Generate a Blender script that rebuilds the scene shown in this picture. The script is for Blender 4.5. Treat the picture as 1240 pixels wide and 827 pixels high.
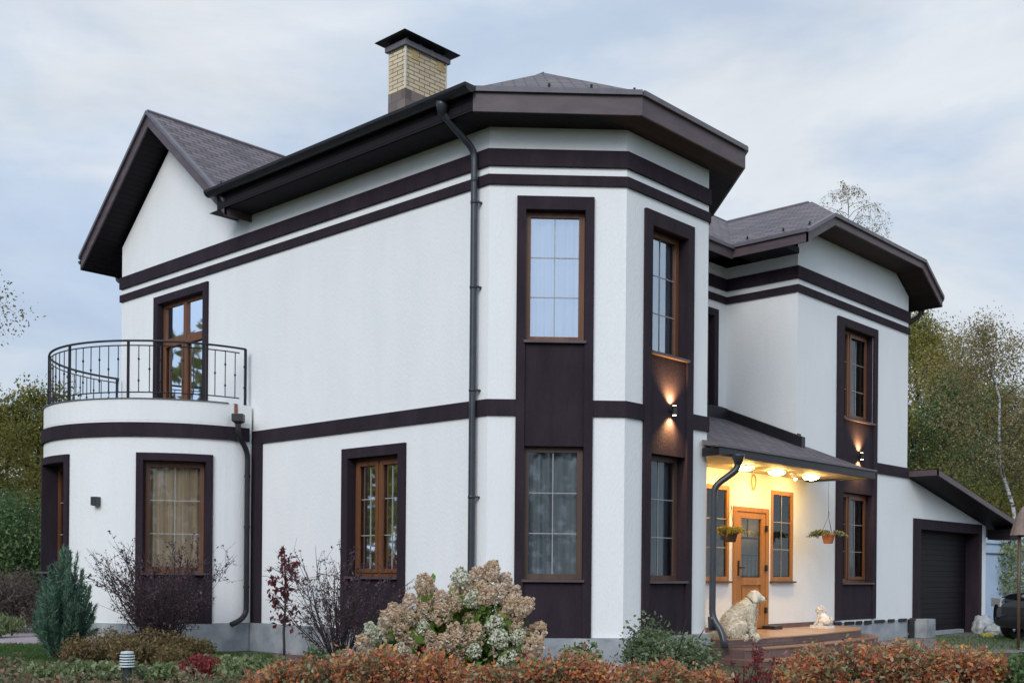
import bpy, bmesh, math, random
import numpy as np
from mathutils import Vector, Matrix

for o in list(bpy.data.objects):
    bpy.data.objects.remove(o)
SC = bpy.context.scene
COL = SC.collection
PI = math.pi
RD = math.radians

# ------------------------------------------------------------------ camera
CAM = Vector((-10.8028, -10.5199, 0.8746))
YAW, ROLL, FPX = 0.7489, 0.0087, 1348.755
fwd = Vector((math.cos(YAW), math.sin(YAW), 0))
rt0 = Vector((math.sin(YAW), -math.cos(YAW), 0))
up0 = Vector((0, 0, 1))
rgt = rt0 * math.cos(ROLL) + up0 * math.sin(ROLL)
upv = up0 * math.cos(ROLL) - rt0 * math.sin(ROLL)
cd = bpy.data.cameras.new('camera')
cd.sensor_width = 36
cd.lens = FPX / 1240 * 36
cd.shift_y = 0.2257
cd.clip_start = 0.1
cd.clip_end = 2000
cam = bpy.data.objects.new('camera', cd)
m = Matrix.Identity(4)
for i, v in enumerate((rgt, upv, -fwd)):
    m[0][i], m[1][i], m[2][i] = v
m.translation = CAM
cam.matrix_world = m
COL.objects.link(cam)
SC.camera = cam

def at(px, d, z):
    """ground-plan point seen in column px at forward distance d, with height z"""
    p = CAM + fwd * d + rt0 * ((px - 620) / FPX * d)
    return Vector((p.x, p.y, z))

# ------------------------------------------------------------------ sky, sun, exposure
SC.view_settings.view_transform = 'Standard'
SC.view_settings.look = 'None'
SC.view_settings.gamma = 1
SC.view_settings.use_curve_mapping = False
SC.view_settings.exposure = 0.0
SUN_DIR = Vector((-0.95, -0.42, 0.62)).normalized()      # towards the sun
w = bpy.data.worlds.new('World')
SC.world = w
w.use_nodes = True
nt = w.node_tree
N, L = nt.nodes, nt.links
N.clear()
def nd(tree, typ, **kw):
    n = tree.nodes.new(typ)
    for k, v in kw.items():
        if k in n.inputs: n.inputs[k].default_value = v
        else: setattr(n, k, v)
    return n
out = nd(nt, 'ShaderNodeOutputWorld')
bg = nd(nt, 'ShaderNodeBackground', Strength=0.1)
sky = nd(nt, 'ShaderNodeTexSky', sky_type='NISHITA', sun_disc=False)
sky.sun_elevation = math.asin(SUN_DIR.z)
sky.sun_rotation = math.atan2(SUN_DIR.x, SUN_DIR.y)
sky.air_density = 1.0
tc = nd(nt, 'ShaderNodeTexCoord')
mp = nd(nt, 'ShaderNodeMapping')
mp.inputs['Scale'].default_value = (1.0, 1.0, 2.6)
mp.inputs['Location'].default_value = (0.4, 0.2, 0.3)
L.new(tc.outputs['Generated'], mp.inputs['Vector'])
n1 = nd(nt, 'ShaderNodeTexNoise', Scale=2.6, Detail=7.0, Roughness=0.55, Distortion=0.35)
L.new(mp.outputs['Vector'], n1.inputs['Vector'])
r1 = nd(nt, 'ShaderNodeValToRGB')
r1.color_ramp.elements[0].position = 0.34
r1.color_ramp.elements[0].color = (5.4, 6.65, 8.65, 1)
r1.color_ramp.elements[1].position = 0.66
r1.color_ramp.elements[1].color = (8.8, 9.2, 9.6, 1)
e = r1.color_ramp.elements.new(0.5); e.color = (6.4, 7.5, 9.0, 1)
d2 = nd(nt, 'ShaderNodeVectorMath', operation='DOT_PRODUCT'); d2.inputs[1].default_value = (0.93, -0.05, 0.12)
L.new(tc.outputs['Generated'], d2.inputs[0])
ma = nd(nt, 'ShaderNodeMath', operation='MULTIPLY_ADD'); ma.inputs[1].default_value = 0.22; ma.inputs[2].default_value = -0.10
L.new(d2.outputs['Value'], ma.inputs[0])
m2 = nd(nt, 'ShaderNodeMath', operation='ADD')
L.new(n1.outputs['Fac'], m2.inputs[0]); L.new(ma.outputs[0], m2.inputs[1])
L.new(m2.outputs[0], r1.inputs['Fac'])
mx = nd(nt, 'ShaderNodeMix', data_type='RGBA')
mx.inputs['Factor'].default_value = 0.86
L.new(sky.outputs['Color'], mx.inputs['A'])
L.new(r1.outputs['Color'], mx.inputs['B'])
# the overcast is brightest high up and behind the photographer
dt = nd(nt, 'ShaderNodeVectorMath', operation='DOT_PRODUCT')
gd = Vector((-0.75, -0.42, 0.55)).normalized()
dt.inputs[1].default_value = gd
L.new(tc.outputs['Generated'], dt.inputs[0])
mr = nd(nt, 'ShaderNodeMapRange')
mr.inputs['From Min'].default_value = 0.0
mr.inputs['From Max'].default_value = 1.0
mr.inputs['To Min'].default_value = 1.0
mr.inputs['To Max'].default_value = 1.7
L.new(dt.outputs['Value'], mr.inputs['Value'])
mv = nd(nt, 'ShaderNodeVectorMath', operation='SCALE')
n3 = nd(nt, 'ShaderNodeTexNoise', Scale=1.9, Detail=8.0, Roughness=0.6, Distortion=0.5)
mp3 = nd(nt, 'ShaderNodeMapping'); mp3.inputs['Scale'].default_value = (1, 1, 3.0); mp3.inputs['Location'].default_value = (2.7, 1.1, 0.6)
L.new(tc.outputs['Generated'], mp3.inputs['Vector']); L.new(mp3.outputs['Vector'], n3.inputs['Vector'])
mr3 = nd(nt, 'ShaderNodeMapRange'); mr3.inputs['From Min'].default_value = 0.36; mr3.inputs['From Max'].default_value = 0.62; mr3.inputs['To Min'].default_value = 0.91; mr3.inputs['To Max'].default_value = 1.06
L.new(n3.outputs['Fac'], mr3.inputs['Value'])
mg = nd(nt, 'ShaderNodeVectorMath', operation='SCALE')
L.new(mx.outputs['Result'], mg.inputs[0]); L.new(mr3.outputs['Result'], mg.inputs['Scale'])
L.new(mg.outputs['Vector'], mv.inputs[0])
L.new(mr.outputs['Result'], mv.inputs['Scale'])
L.new(mv.outputs['Vector'], bg.inputs['Color'])
L.new(bg.outputs['Background'], out.inputs['Surface'])

sd = bpy.data.lights.new('sun', 'SUN')
sd.energy = 1.7
sd.angle = RD(30)
sd.color = (1.0, 0.975, 0.94)
sun = bpy.data.objects.new('sun', sd)
sun.rotation_euler = SUN_DIR.to_track_quat('Z', 'Y').to_euler()
COL.objects.link(sun)

# ------------------------------------------------------------------ materials
def hexl(r, g, b):
    f = lambda c: (c / 255 / 12.92) if c / 255 <= 0.04045 else ((c / 255 + 0.055) / 1.055) ** 2.4
    return (f(r), f(g), f(b), 1)

def new_mat(name):
    mt = bpy.data.materials.new(name)
    mt.use_nodes = True
    t = mt.node_tree
    b = t.nodes['Principled BSDF']
    return mt, t, b

def noise_mat(name, c0, c1, scale=8.0, rough=0.7, bump=0.0, bscale=60.0, stretch=(1, 1, 1), detail=4, spec=0.4, metal=0.0, bdist=0.01):
    mt, t, b = new_mat(name)
    co = nd(t, 'ShaderNodeTexCoord')
    mp = nd(t, 'ShaderNodeMapping')
    mp.inputs['Scale'].default_value = stretch
    t.links.new(co.outputs['Object'], mp.inputs['Vector'])
    nz = nd(t, 'ShaderNodeTexNoise', Scale=scale, Detail=detail, Roughness=0.6)
    t.links.new(mp.outputs['Vector'], nz.inputs['Vector'])
    cr = nd(t, 'ShaderNodeValToRGB')
    cr.color_ramp.elements[0].color = tuple(c0)[:3] + (1,)
    cr.color_ramp.elements[1].color = tuple(c1)[:3] + (1,)
    cr.color_ramp.elements[0].position = 0.32
    cr.color_ramp.elements[1].position = 0.68
    t.links.new(nz.outputs['Fac'], cr.inputs['Fac'])
    t.links.new(cr.outputs['Color'], b.inputs['Base Color'])
    b.inputs['Roughness'].default_value = rough
    b.inputs['Metallic'].default_value = metal
    b.inputs['Specular IOR Level'].default_value = spec
    if bump:
        n2 = nd(t, 'ShaderNodeTexNoise', Scale=bscale, Detail=3.0, Roughness=0.6)
        t.links.new(mp.outputs['Vector'], n2.inputs['Vector'])
        bp = nd(t, 'ShaderNodeBump', Strength=bump, Distance=bdist)
        t.links.new(n2.outputs['Fac'], bp.inputs['Height'])
        t.links.new(bp.outputs['Normal'], b.inputs['Normal'])
    return mt

M = {}
M['stucco'] = noise_mat('white_stucco', (0.785, 0.79, 0.775), (0.82, 0.82, 0.80), 1.6, 0.9, 0.45, 40, (1, 1, 0.45), 6, 0.2, bdist=0.014)
def weather(mt, lo=0.86, zs=0.22):
    t = mt.node_tree; b = t.nodes['Principled BSDF']
    src = b.inputs['Base Color'].links[0].from_socket
    co = nd(t, 'ShaderNodeTexCoord'); mp = nd(t, 'ShaderNodeMapping'); mp.inputs['Scale'].default_value = (3.2, 3.2, zs)
    t.links.new(co.outputs['Object'], mp.inputs['Vector'])
    nz = nd(t, 'ShaderNodeTexNoise', Scale=1.6, Detail=6.0, Roughness=0.65); t.links.new(mp.outputs['Vector'], nz.inputs['Vector'])
    mr = nd(t, 'ShaderNodeMapRange'); mr.inputs['From Min'].default_value = 0.3; mr.inputs['From Max'].default_value = 0.55; mr.inputs['To Min'].default_value = lo; mr.inputs['To Max'].default_value = 1.0
    t.links.new(nz.outputs['Fac'], mr.inputs['Value'])
    mv = nd(t, 'ShaderNodeVectorMath', operation='SCALE'); t.links.new(src, mv.inputs[0]); t.links.new(mr.outputs['Result'], mv.inputs['Scale'])
    t.links.new(mv.outputs[0], b.inputs['Base Color'])
weather(M['stucco'], 0.978, 0.5)
M['trim'] = noise_mat('dark_plum_stucco', (0.021, 0.0135, 0.0195), (0.033, 0.0215, 0.030), 3, 0.85, 0.7, 45, (1, 1, 0.35), 5, 0.25, bdist=0.012)
weather(M['trim'], 0.8, 0.5)
M['fascia'] = noise_mat('brown_fascia', (0.072, 0.05, 0.055), (0.105, 0.076, 0.08), 2.5, 0.45, 0.1, 30, (1, 1, 3))
M['lip'] = noise_mat('drip_edge_metal', (0.10, 0.09, 0.105), (0.14, 0.125, 0.14), 6, 0.4)
M['gutter'] = noise_mat('dark_gutter', (0.012, 0.011, 0.014), (0.02, 0.019, 0.023), 5, 0.42, spec=0.35)
M['pipe'] = noise_mat('graphite_downpipe', (0.03, 0.034, 0.042), (0.045, 0.05, 0.058), 5, 0.35, spec=0.5)
M['iron'] = noise_mat('wrought_iron', (0.012, 0.011, 0.015), (0.022, 0.02, 0.024), 20, 0.45)
M['concrete'] = noise_mat('grey_concrete', (0.23, 0.25, 0.27), (0.42, 0.44, 0.45), 2.6, 0.9, 0.4, 30, (1, 1, 1), 8, 0.2)
M['wood'] = noise_mat('brown_wood', (0.12, 0.046, 0.02), (0.19, 0.078, 0.034), 14, 0.4, 0.1, 60, (1, 1, 0.08))
M['wood_dark'] = noise_mat('dark_brown_wood', (0.075, 0.045, 0.033), (0.11, 0.068, 0.05), 14, 0.45, 0.1, 60, (1, 1, 0.08))
M['door_wood'] = noise_mat('honey_wood', (0.30, 0.125, 0.03), (0.42, 0.19, 0.055), 12, 0.38, 0.1, 60, (1, 1, 0.06))
M['bar'] = noise_mat('cream_glazing_bar', (0.30, 0.295, 0.28), (0.38, 0.37, 0.35), 5, 0.5)
M['black_metal'] = noise_mat('black_metal', (0.01, 0.01, 0.012), (0.02, 0.02, 0.023), 8, 0.4)
M['garage_panel'] = None
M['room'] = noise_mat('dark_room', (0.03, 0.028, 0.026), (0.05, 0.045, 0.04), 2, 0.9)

def mat_curtain(name, c0, c1):
    mt, t, b = new_mat(name)
    co = nd(t, 'ShaderNodeTexCoord')
    mp = nd(t, 'ShaderNodeMapping'); mp.inputs['Scale'].default_value = (9, 9, 0.25)
    t.links.new(co.outputs['Object'], mp.inputs['Vector'])
    nz = nd(t, 'ShaderNodeTexNoise', Scale=2.2, Detail=3.0)
    t.links.new(mp.outputs['Vector'], nz.inputs['Vector'])
    cr = nd(t, 'ShaderNodeValToRGB')
    cr.color_ramp.elements[0].color = c0 + (1,); cr.color_ramp.elements[1].color = c1 + (1,)
    cr.color_ramp.elements[0].position = 0.3; cr.color_ramp.elements[1].position = 0.7
    t.links.new(nz.outputs['Fac'], cr.inputs['Fac'])
    t.links.new(cr.outputs['Color'], b.inputs['Base Color'])
    b.inputs['Roughness'].default_value = 0.9
    return mt
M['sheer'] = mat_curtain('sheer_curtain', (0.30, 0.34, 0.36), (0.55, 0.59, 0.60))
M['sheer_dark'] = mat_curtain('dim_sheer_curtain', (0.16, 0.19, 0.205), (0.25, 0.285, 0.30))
M['tan'] = mat_curtain('tan_curtain', (0.46, 0.32, 0.19), (0.78, 0.62, 0.44))

def mat_glass(name, fac, tint=(0.9, 0.93, 0.94)):
    mt, t, b = new_mat(name)
    t.nodes.remove(b)
    o = t.nodes['Material Output']
    tr = nd(t, 'ShaderNodeBsdfTransparent'); tr.inputs['Color'].default_value = tint + (1,)
    gl = nd(t, 'ShaderNodeBsdfGlossy'); gl.inputs['Roughness'].default_value = 0.03
    gl.inputs['Color'].default_value = (0.85, 0.92, 1.0, 1)
    co = nd(t, 'ShaderNodeTexCoord')
    nz = nd(t, 'ShaderNodeTexNoise', Scale=1.1, Detail=1.0)
    t.links.new(co.outputs['Object'], nz.inputs['Vector'])
    bp = nd(t, 'ShaderNodeBump', Strength=0.05, Distance=0.05)
    t.links.new(nz.outputs['Fac'], bp.inputs['Height'])
    t.links.new(bp.outputs['Normal'], gl.inputs['Normal'])
    fr = nd(t, 'ShaderNodeFresnel', IOR=1.5)
    ad = nd(t, 'ShaderNodeMath', operation='ADD', use_clamp=True)
    ad.inputs[1].default_value = fac
    t.links.new(fr.outputs['Fac'], ad.inputs[0])
    mi = nd(t, 'ShaderNodeMixShader')
    t.links.new(ad.outputs[0], mi.inputs['Fac'])
    t.links.new(tr.outputs[0], mi.inputs[1]); t.links.new(gl.outputs[0], mi.inputs[2])
    t.links.new(mi.outputs[0], o.inputs['Surface'])
    return mt
M['glass'] = mat_glass('window_glass', 0.025)
M['glass_up'] = mat_glass('coated_window_glass', 0.40)

def mat_emit(name, col, s):
    mt, t, b = new_mat(name)
    b.inputs['Base Color'].default_value = (0.8, 0.8, 0.75, 1)
    b.inputs['Emission Color'].default_value = col + (1,)
    b.inputs['Emission Strength'].default_value = s
    return mt

def mat_brick(name, c1, c2, mort, bw, bh, ms=0.012, rough=0.85, bump=0.5, cvar=None):
    mt, t, b = new_mat(name)
    co = nd(t, 'ShaderNodeUVMap')
    br = nd(t, 'ShaderNodeTexBrick')
    br.inputs['Scale'].default_value = 1.0
    br.inputs['Color1'].default_value = c1 + (1,); br.inputs['Color2'].default_value = c2 + (1,)
    br.inputs['Mortar'].default_value = mort + (1,)
    br.inputs['Mortar Size'].default_value = ms
    br.inputs['Brick Width'].default_value = bw; br.inputs['Row Height'].default_value = bh
    br.inputs['Bias'].default_value = 0.0
    t.links.new(co.outputs['UV'], br.inputs['Vector'])
    nz = nd(t, 'ShaderNodeTexNoise', Scale=1.3, Detail=6.0)
    t.links.new(co.outputs['UV'], nz.inputs['Vector'])
    mr = nd(t, 'ShaderNodeMapRange'); mr.inputs['To Min'].default_value = 0.7; mr.inputs['To Max'].default_value = 1.3
    t.links.new(nz.outputs['Fac'], mr.inputs['Value'])
    mu = nd(t, 'ShaderNodeVectorMath', operation='SCALE')
    t.links.new(br.outputs['Color'], mu.inputs[0]); t.links.new(mr.outputs['Result'], mu.inputs['Scale'])
    t.links.new(mu.outputs[0], b.inputs['Base Color'])
    b.inputs['Roughness'].default_value = rough
    bp = nd(t, 'ShaderNodeBump', Strength=bump, Distance=0.02); bp.invert = True
    t.links.new(br.outputs['Fac'], bp.inputs['Height'])
    t.links.new(bp.outputs['Normal'], b.inputs['Normal'])
    return mt
M['shingle'] = mat_brick('roof_shingles', (0.09, 0.075, 0.084), (0.165, 0.13, 0.135), (0.02, 0.017, 0.022), 0.33, 0.145, 0.014, 0.6, 1.0)
M['brick'] = mat_brick('cream_brick', (0.55, 0.43, 0.26), (0.66, 0.54, 0.35), (0.20, 0.17, 0.14), 0.27, 0.078, 0.010)
M['stone'] = mat_brick('slate_cladding', (0.10, 0.075, 0.066), (0.20, 0.16, 0.14), (0.09, 0.08, 0.075), 0.3, 0.2, 0.006)
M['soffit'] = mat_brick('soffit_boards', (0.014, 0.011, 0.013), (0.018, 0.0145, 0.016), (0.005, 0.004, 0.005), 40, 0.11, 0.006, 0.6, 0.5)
M['ceiling'] = mat_brick('porch_ceiling_boards', (0.50, 0.40, 0.26), (0.56, 0.45, 0.30), (0.16, 0.11, 0.07), 40, 0.10, 0.006, 0.6, 0.5)
M['garage_panel'] = mat_brick('garage_door_panel', (0.010, 0.008, 0.011), (0.0125, 0.010, 0.013), (0.003, 0.003, 0.003), 40, 0.125, 0.005, 0.5, 0.9)
M['garage_panel'].node_tree.nodes['Principled BSDF'].inputs['Specular IOR Level'].default_value = 0.12
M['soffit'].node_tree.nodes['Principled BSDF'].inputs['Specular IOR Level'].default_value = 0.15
M['tile'] = mat_brick('lit_porch_tiles', (0.36, 0.22, 0.14), (0.42, 0.27, 0.17), (0.22, 0.15, 0.11), 0.4, 0.4, 0.004, 0.35, 0.2)  # tan lighter than the steps: light on the floor put into the colour
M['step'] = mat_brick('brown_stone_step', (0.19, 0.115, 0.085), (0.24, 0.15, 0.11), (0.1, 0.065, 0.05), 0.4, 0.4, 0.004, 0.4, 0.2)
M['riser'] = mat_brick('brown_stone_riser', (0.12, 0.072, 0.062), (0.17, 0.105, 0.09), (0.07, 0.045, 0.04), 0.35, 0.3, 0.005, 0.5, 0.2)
M['paving'] = mat_brick('pink_paving', (0.36, 0.29, 0.31), (0.42, 0.35, 0.36), (0.2, 0.17, 0.17), 0.2, 0.1, 0.005, 0.9, 0.2)
M['fence_white'] = noise_mat('pale_blue_sheet', (0.36, 0.46, 0.58), (0.44, 0.54, 0.65), 1.2, 0.5)

def mat_leaf(name, stops, clump=1.2, rough=0.6, transl=0.35, spec=0.3, cl_amt=0.5, gain=1.75):
    """leaf colours by leaf (random per island), drifting in clumps; stops = [(pos, rgb)]"""
    mt, t, b = new_mat(name)
    geo = nd(t, 'ShaderNodeNewGeometry')
    co = nd(t, 'ShaderNodeTexCoord')
    nz = nd(t, 'ShaderNodeTexNoise', Scale=clump, Detail=2.0)
    t.links.new(co.outputs['Object'], nz.inputs['Vector'])
    mr = nd(t, 'ShaderNodeMapRange'); mr.inputs['From Min'].default_value = 0.3; mr.inputs['From Max'].default_value = 0.7
    t.links.new(nz.outputs['Fac'], mr.inputs['Value'])
    mi = nd(t, 'ShaderNodeMix', data_type='FLOAT'); mi.inputs['Factor'].default_value = cl_amt
    t.links.new(geo.outputs['Random Per Island'], mi.inputs['A']); t.links.new(mr.outputs['Result'], mi.inputs['B'])
    cr = nd(t, 'ShaderNodeValToRGB')
    el = cr.color_ramp.elements
    stops = [(p, tuple(min(.8, v * gain) for v in c)) for p, c in stops]
    el[0].position, el[0].color = stops[0][0], tuple(stops[0][1]) + (1,)
    el[1].position, el[1].color = stops[-1][0], tuple(stops[-1][1]) + (1,)
    for p, c in stops[1:-1]:
        x = el.new(p); x.color = tuple(c) + (1,)
    t.links.new(mi.outputs['Result'], cr.inputs['Fac'])
    t.links.new(cr.outputs['Color'], b.inputs['Base Color'])
    b.inputs['Roughness'].default_value = rough
    b.inputs['Specular IOR Level'].default_value = spec
    tr = nd(t, 'ShaderNodeBsdfTranslucent')
    t.links.new(cr.outputs['Color'], tr.inputs['Color'])
    ms = nd(t, 'ShaderNodeMixShader'); ms.inputs['Fac'].default_value = transl
    t.links.new(b.outputs[0], ms.inputs[1]); t.links.new(tr.outputs[0], ms.inputs[2])
    t.links.new(ms.outputs[0], t.nodes['Material Output'].inputs['Surface'])
    return mt
M['bark'] = noise_mat('dark_bark', (0.03, 0.025, 0.02), (0.07, 0.06, 0.05), 10, 0.9, 0.4, 30, (1, 1, 0.3))
M['twig'] = noise_mat('dark_twig', (0.03, 0.022, 0.022), (0.06, 0.04, 0.036), 10, 0.9)
def mat_birch():
    mt = noise_mat('birch_bark', (0.03, 0.03, 0.03), (0.42, 0.42, 0.40), 5, 0.8, 0.2, 20, (1, 1, 3.0))
    for n in mt.node_tree.nodes:
        if n.type == 'VALTORGB':
            n.color_ramp.elements[0].position = 0.40; n.color_ramp.elements[1].position = 0.52
    return mt
M['birch'] = mat_birch()

# ------------------------------------------------------------------ object helpers
def tag(o, label=None, cat=None, group=None, kind=None):
    if label: o['label'] = label
    if cat: o['category'] = cat
    if group: o['group'] = group
    if kind: o['kind'] = kind
    return o
def empty(name, loc=(0, 0, 0), rz=0.0):
    o = bpy.data.objects.new(name, None)
    o.location = loc; o.rotation_euler = (0, 0, rz); o.empty_display_size = 0.2
    COL.objects.link(o)
    return o
def link(name, me, mat, parent=None, loc=None):
    o = bpy.data.objects.new(name, me)
    if mat is not None:
        me.materials.clear(); me.materials.append(mat)
    COL.objects.link(o)
    if parent is not None: o.parent = parent
    if loc is not None: o.location = loc
    return o
def copy_tree(o, parent=None):
    c = o.copy(); COL.objects.link(c)
    if parent is not None: c.parent = parent
    for ch in list(o.children):
        copy_tree(ch, c)
    return c

class MB:
    """collects faces for one mesh"""
    def __init__(s): s.v = []; s.f = []; s.uv = None
    def face(s, pts):
        i = len(s.v); s.v += [tuple(p) for p in pts]; s.f.append(list(range(i, i + len(pts))))
    def box(s, x0, x1, y0, y1, z0, z1, T=None):
        c = [(x, y, z) for z in (z0, z1) for y in (y0, y1) for x in (x0, x1)]
        if T: c = [T(*p) for p in c]
        i = len(s.v); s.v += [tuple(p) for p in c]
        s.f += [[i + a for a in q] for q in ((0, 2, 3, 1), (4, 5, 7, 6), (0, 1, 5, 4), (2, 6, 7, 3), (0, 4, 6, 2), (1, 3, 7, 5))]
    def prism(s, poly, z0, z1, cap=True):
        n = len(poly); i = len(s.v)
        s.v += [(p[0], p[1], z0) for p in poly] + [(p[0], p[1], z1) for p in poly]
        for k in range(n):
            j = (k + 1) % n
            s.f.append([i + k, i + j, i + n + j, i + n + k])
        if cap:
            s.f.append([i + k for k in range(n)][::-1]); s.f.append([i + n + k for k in range(n)])
    def tube(s, pts, r, n=8, cap=True):
        pts = [Vector(p) for p in pts]
        rs = r if isinstance(r, (list, tuple)) else [r] * len(pts)
        i = len(s.v); prev = None
        for k, p in enumerate(pts):
            d = (pts[min(k + 1, len(pts) - 1)] - pts[max(k - 1, 0)]).normalized()
            if prev is None:
                a = d.orthogonal().normalized()
            else:
                a = (prev - d * prev.dot(d))
                a = a.normalized() if a.length > 1e-6 else d.orthogonal().normalized()
            prev = a; b = d.cross(a)
            for q in range(n):
                t = 2 * PI * q / n
                s.v.append(tuple(p + (a * math.cos(t) + b * math.sin(t)) * rs[k]))
        for k in range(len(pts) - 1):
            for q in range(n):
                u, v2 = i + k * n + q, i + k * n + (q + 1) % n
                s.f.append([u, v2, v2 + n, u + n])
        if cap:
            s.f.append([i + q for q in range(n)][::-1]); e = i + (len(pts) - 1) * n
            s.f.append([e + q for q in range(n)])
    def lathe(s, prof, c=(0, 0, 0), n=16):
        """prof = [(r, z)]"""
        i = len(s.v); c = Vector(c)
        for r, z in prof:
            for q in range(n):
                t = 2 * PI * q / n
                s.v.append((c.x + r * math.cos(t), c.y + r * math.sin(t), c.z + z))
        for k in range(len(prof) - 1):
            for q in range(n):
                u, v2 = i + k * n + q, i + k * n + (q + 1) % n
                s.f.append([u, v2, v2 + n, u + n])
        s.f.append([i + q for q in range(n)][::-1])
        e = i + (len(prof) - 1) * n
        s.f.append([e + q for q in range(n)])
    def build(s, name, mat, parent=None, loc=None, smooth=False, uv=True):
        me = bpy.data.meshes.new(name)
        me.from_pydata(s.v, [], s.f)
        me.update()
        if uv:
            lay = me.uv_layers.new(name='UVMap')
            for p in me.polygons:
                n = p.normal
                if abs(n.z) > 0.97: t = Vector((1, 0, 0)); b2 = Vector((0, 1, 0))
                else:
                    t = Vector((-n.y, n.x, 0)).normalized(); b2 = n.cross(t)
                for li in p.loop_indices:
                    co = me.vertices[me.loops[li].vertex_index].co
                    lay.data[li].uv = (co.dot(t), co.dot(b2))
        if smooth:
            for p in me.polygons: p.use_smooth = True
        return link(name, me, mat, parent, loc)

class Fr:
    """wall frame: u along the wall, n outwards, z up"""
    def __init__(s, o, u, n): s.o = Vector(o + (0,)); s.u = Vector(u + (0,)).normalized(); s.n = Vector(n + (0,)).normalized()
    def __call__(s, u, n, z): return tuple(s.o + s.u * u + s.n * n + Vector((0, 0, z)))
class Cyl:
    """u = angle in degrees round the terrace centre"""
    def __init__(s, c, r): s.c = c; s.r = r
    def __call__(s, u, n, z):
        a = RD(u); return (s.c[0] + (s.r + n) * math.cos(a), s.c[1] + (s.r + n) * math.sin(a), z)

def wall_panel(mb, rv, T, u0, u1, z0, z1, holes=(), depth=0.22, du=None):
    """a wall face with openings; reveals go into rv"""
    us = {u0, u1}; zs = {z0, z1}
    for h in holes: us |= {h[0], h[1]}; zs |= {h[2], h[3]}
    us = sorted(us); zs = sorted(zs)
    if du:
        x = []
        for a, b in zip(us, us[1:]):
            k = max(1, int(math.ceil((b - a) / du)))
            x += [a + (b - a) * q / k for q in range(k)]
        us = x + [us[-1]]
    inside = lambda u, z: any(h[0] < u < h[1] and h[2] < z < h[3] for h in holes)
    for a, b in zip(us, us[1:]):
        for c, d in zip(zs, zs[1:]):
            if inside((a + b) / 2, (c + d) / 2): continue
            mb.face([T(a, 0, c), T(b, 0, c), T(b, 0, d), T(a, 0, d)])
    for h in holes:
        rv = MB(); REV.append(rv)
        a, b, c, d = h[:4]
        seg = [x for x in us if a <= x <= b]
        for z in (c, d):
            for p, q in zip(seg, seg[1:]):
                rv.face([T(p, 0, z), T(q, 0, z), T(q, -depth, z), T(p, -depth, z)])
        for u in (a, b):
            rv.face([T(u, 0, c), T(u, 0, d), T(u, -depth, d), T(u, -depth, c)])

REV = []
GZ = -0.47          # ground level
FL = Fr((0, 0), (0, 1), (-1, 0))
FC = Fr((0, 0), (1, -1), (-1, -1))
FB = Fr((0, -1.32), (1, 0), (0, -1))                # u = X
FE = Fr((0, -0.318), (1, 0), (0, -1))
FREC = Fr((0, 1.215), (1, 0), (0, -1))
FGS = Fr((7.88, 0), (0, 1), (-1, 0))
GX1, GX2, GYF, YB = 7.88, 12.753, -0.318, 10.07
TC, TR = (-0.05, 7.79), 2.29
FT = Cyl(TC, TR)

house = empty('house', (0, 0, 0))
tag(house, 'two-storey white stucco house with dark plum bands, bay and porch', 'house')

# ------------------------------------------------------------------ walls
wall, rev = MB(), MB()
HL = [(1.785, 2.945, 0.80, 2.60), (7.08, 8.64, 3.3, 5.86)]
wall_panel(wall, rev, FL, 0, YB, 0, 7.2, HL)
H_C = [(0.498, 1.306, 0.79, 2.595), (0.498, 1.306, 4.02, 5.79)]
wall_panel(wall, rev, FC, 0, 1.8668, 0, 6.9, H_C)
H_B = [(1.88, 2.76, 0.78, 2.565), (1.88, 2.76, 3.98, 5.74)]
wall_panel(wall, rev, FB, 1.32, 3.34, 0, 6.9, H_B)
FC2 = Fr((3.34, -1.32), (1, 1), (1, -1))
wall_panel(wall, rev, FC2, 0, 1.8668, -0.1, 6.9)
wall.face([(4.66, 0, 2.5), (4.66, 1.215, 2.5), (4.66, 1.215, 6.9), (4.66, 0, 6.9)])
H_E = [(4.80, 5.58, 0.77, 2.38), (5.70, 6.88, -0.08, 2.05), (6.97, 7.77, 0.77, 2.40)]
wall_panel(wall, rev, FE, 4.3, 7.88, -0.1, 3.2, H_E, 0.07)
H_R = [(6.35, 7.42, 3.6, 5.83)]
wall_panel(wall, rev, FREC, 4.66, 7.88, 2.9, 6.95, H_R)
wall_panel(wall, rev, FGS, GYF, 1.215, 2.9, 6.86)
H_G = [(9.70, 11.04, 0.74, 2.53), (9.68, 11.02, 4.0, 5.79)]
wall_panel(wall, rev, FE, GX1, GX2, -0.1, 6.86, H_G)
wall.face([FE(GX1, 0, 6.86), FE(GX2, 0, 6.86), FE(GX2, 0, 6.95), FE(12.25, 0, 7.34), FE(8.62, 0, 7.34), FE(GX1, 0, 7.06)])
# garage lean-to front: sloping top
GA = 17.42
def gtop(x): return 3.0 - (x - 12.9) * (3.0 - 2.123) / (GA - 12.9)
gd0, gd1, gdt = 13.43, 16.86, 1.92
for a, b, zb in ((GX2, gd0, -0.1), (gd0, gd1, gdt), (gd1, GA, -0.1)):
    wall.face([FE(a, 0, zb), FE(b, 0, zb), FE(b, 0, gtop(b)), FE(a, 0, gtop(a))])
for u in (gd0, gd1):
    rev.face([FE(u, 0, GZ), FE(u, 0, gdt), FE(u, -0.3, gdt), FE(u, -0.3, GZ)])
rev.face([FE(gd0, 0, gdt), FE(gd1, 0, gdt), FE(gd1, -0.3, gdt), FE(gd0, -0.3, gdt)])
wall.face([(GA, GYF, GZ), (GA, 6, GZ), (GA, 6, gtop(GA)), (GA, GYF, gtop(GA))])
wall.face([(GX2, 6, GZ), (GA, 6, GZ), (GA, 6, gtop(GA)), (GX2, 6, gtop(GX2))])
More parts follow.
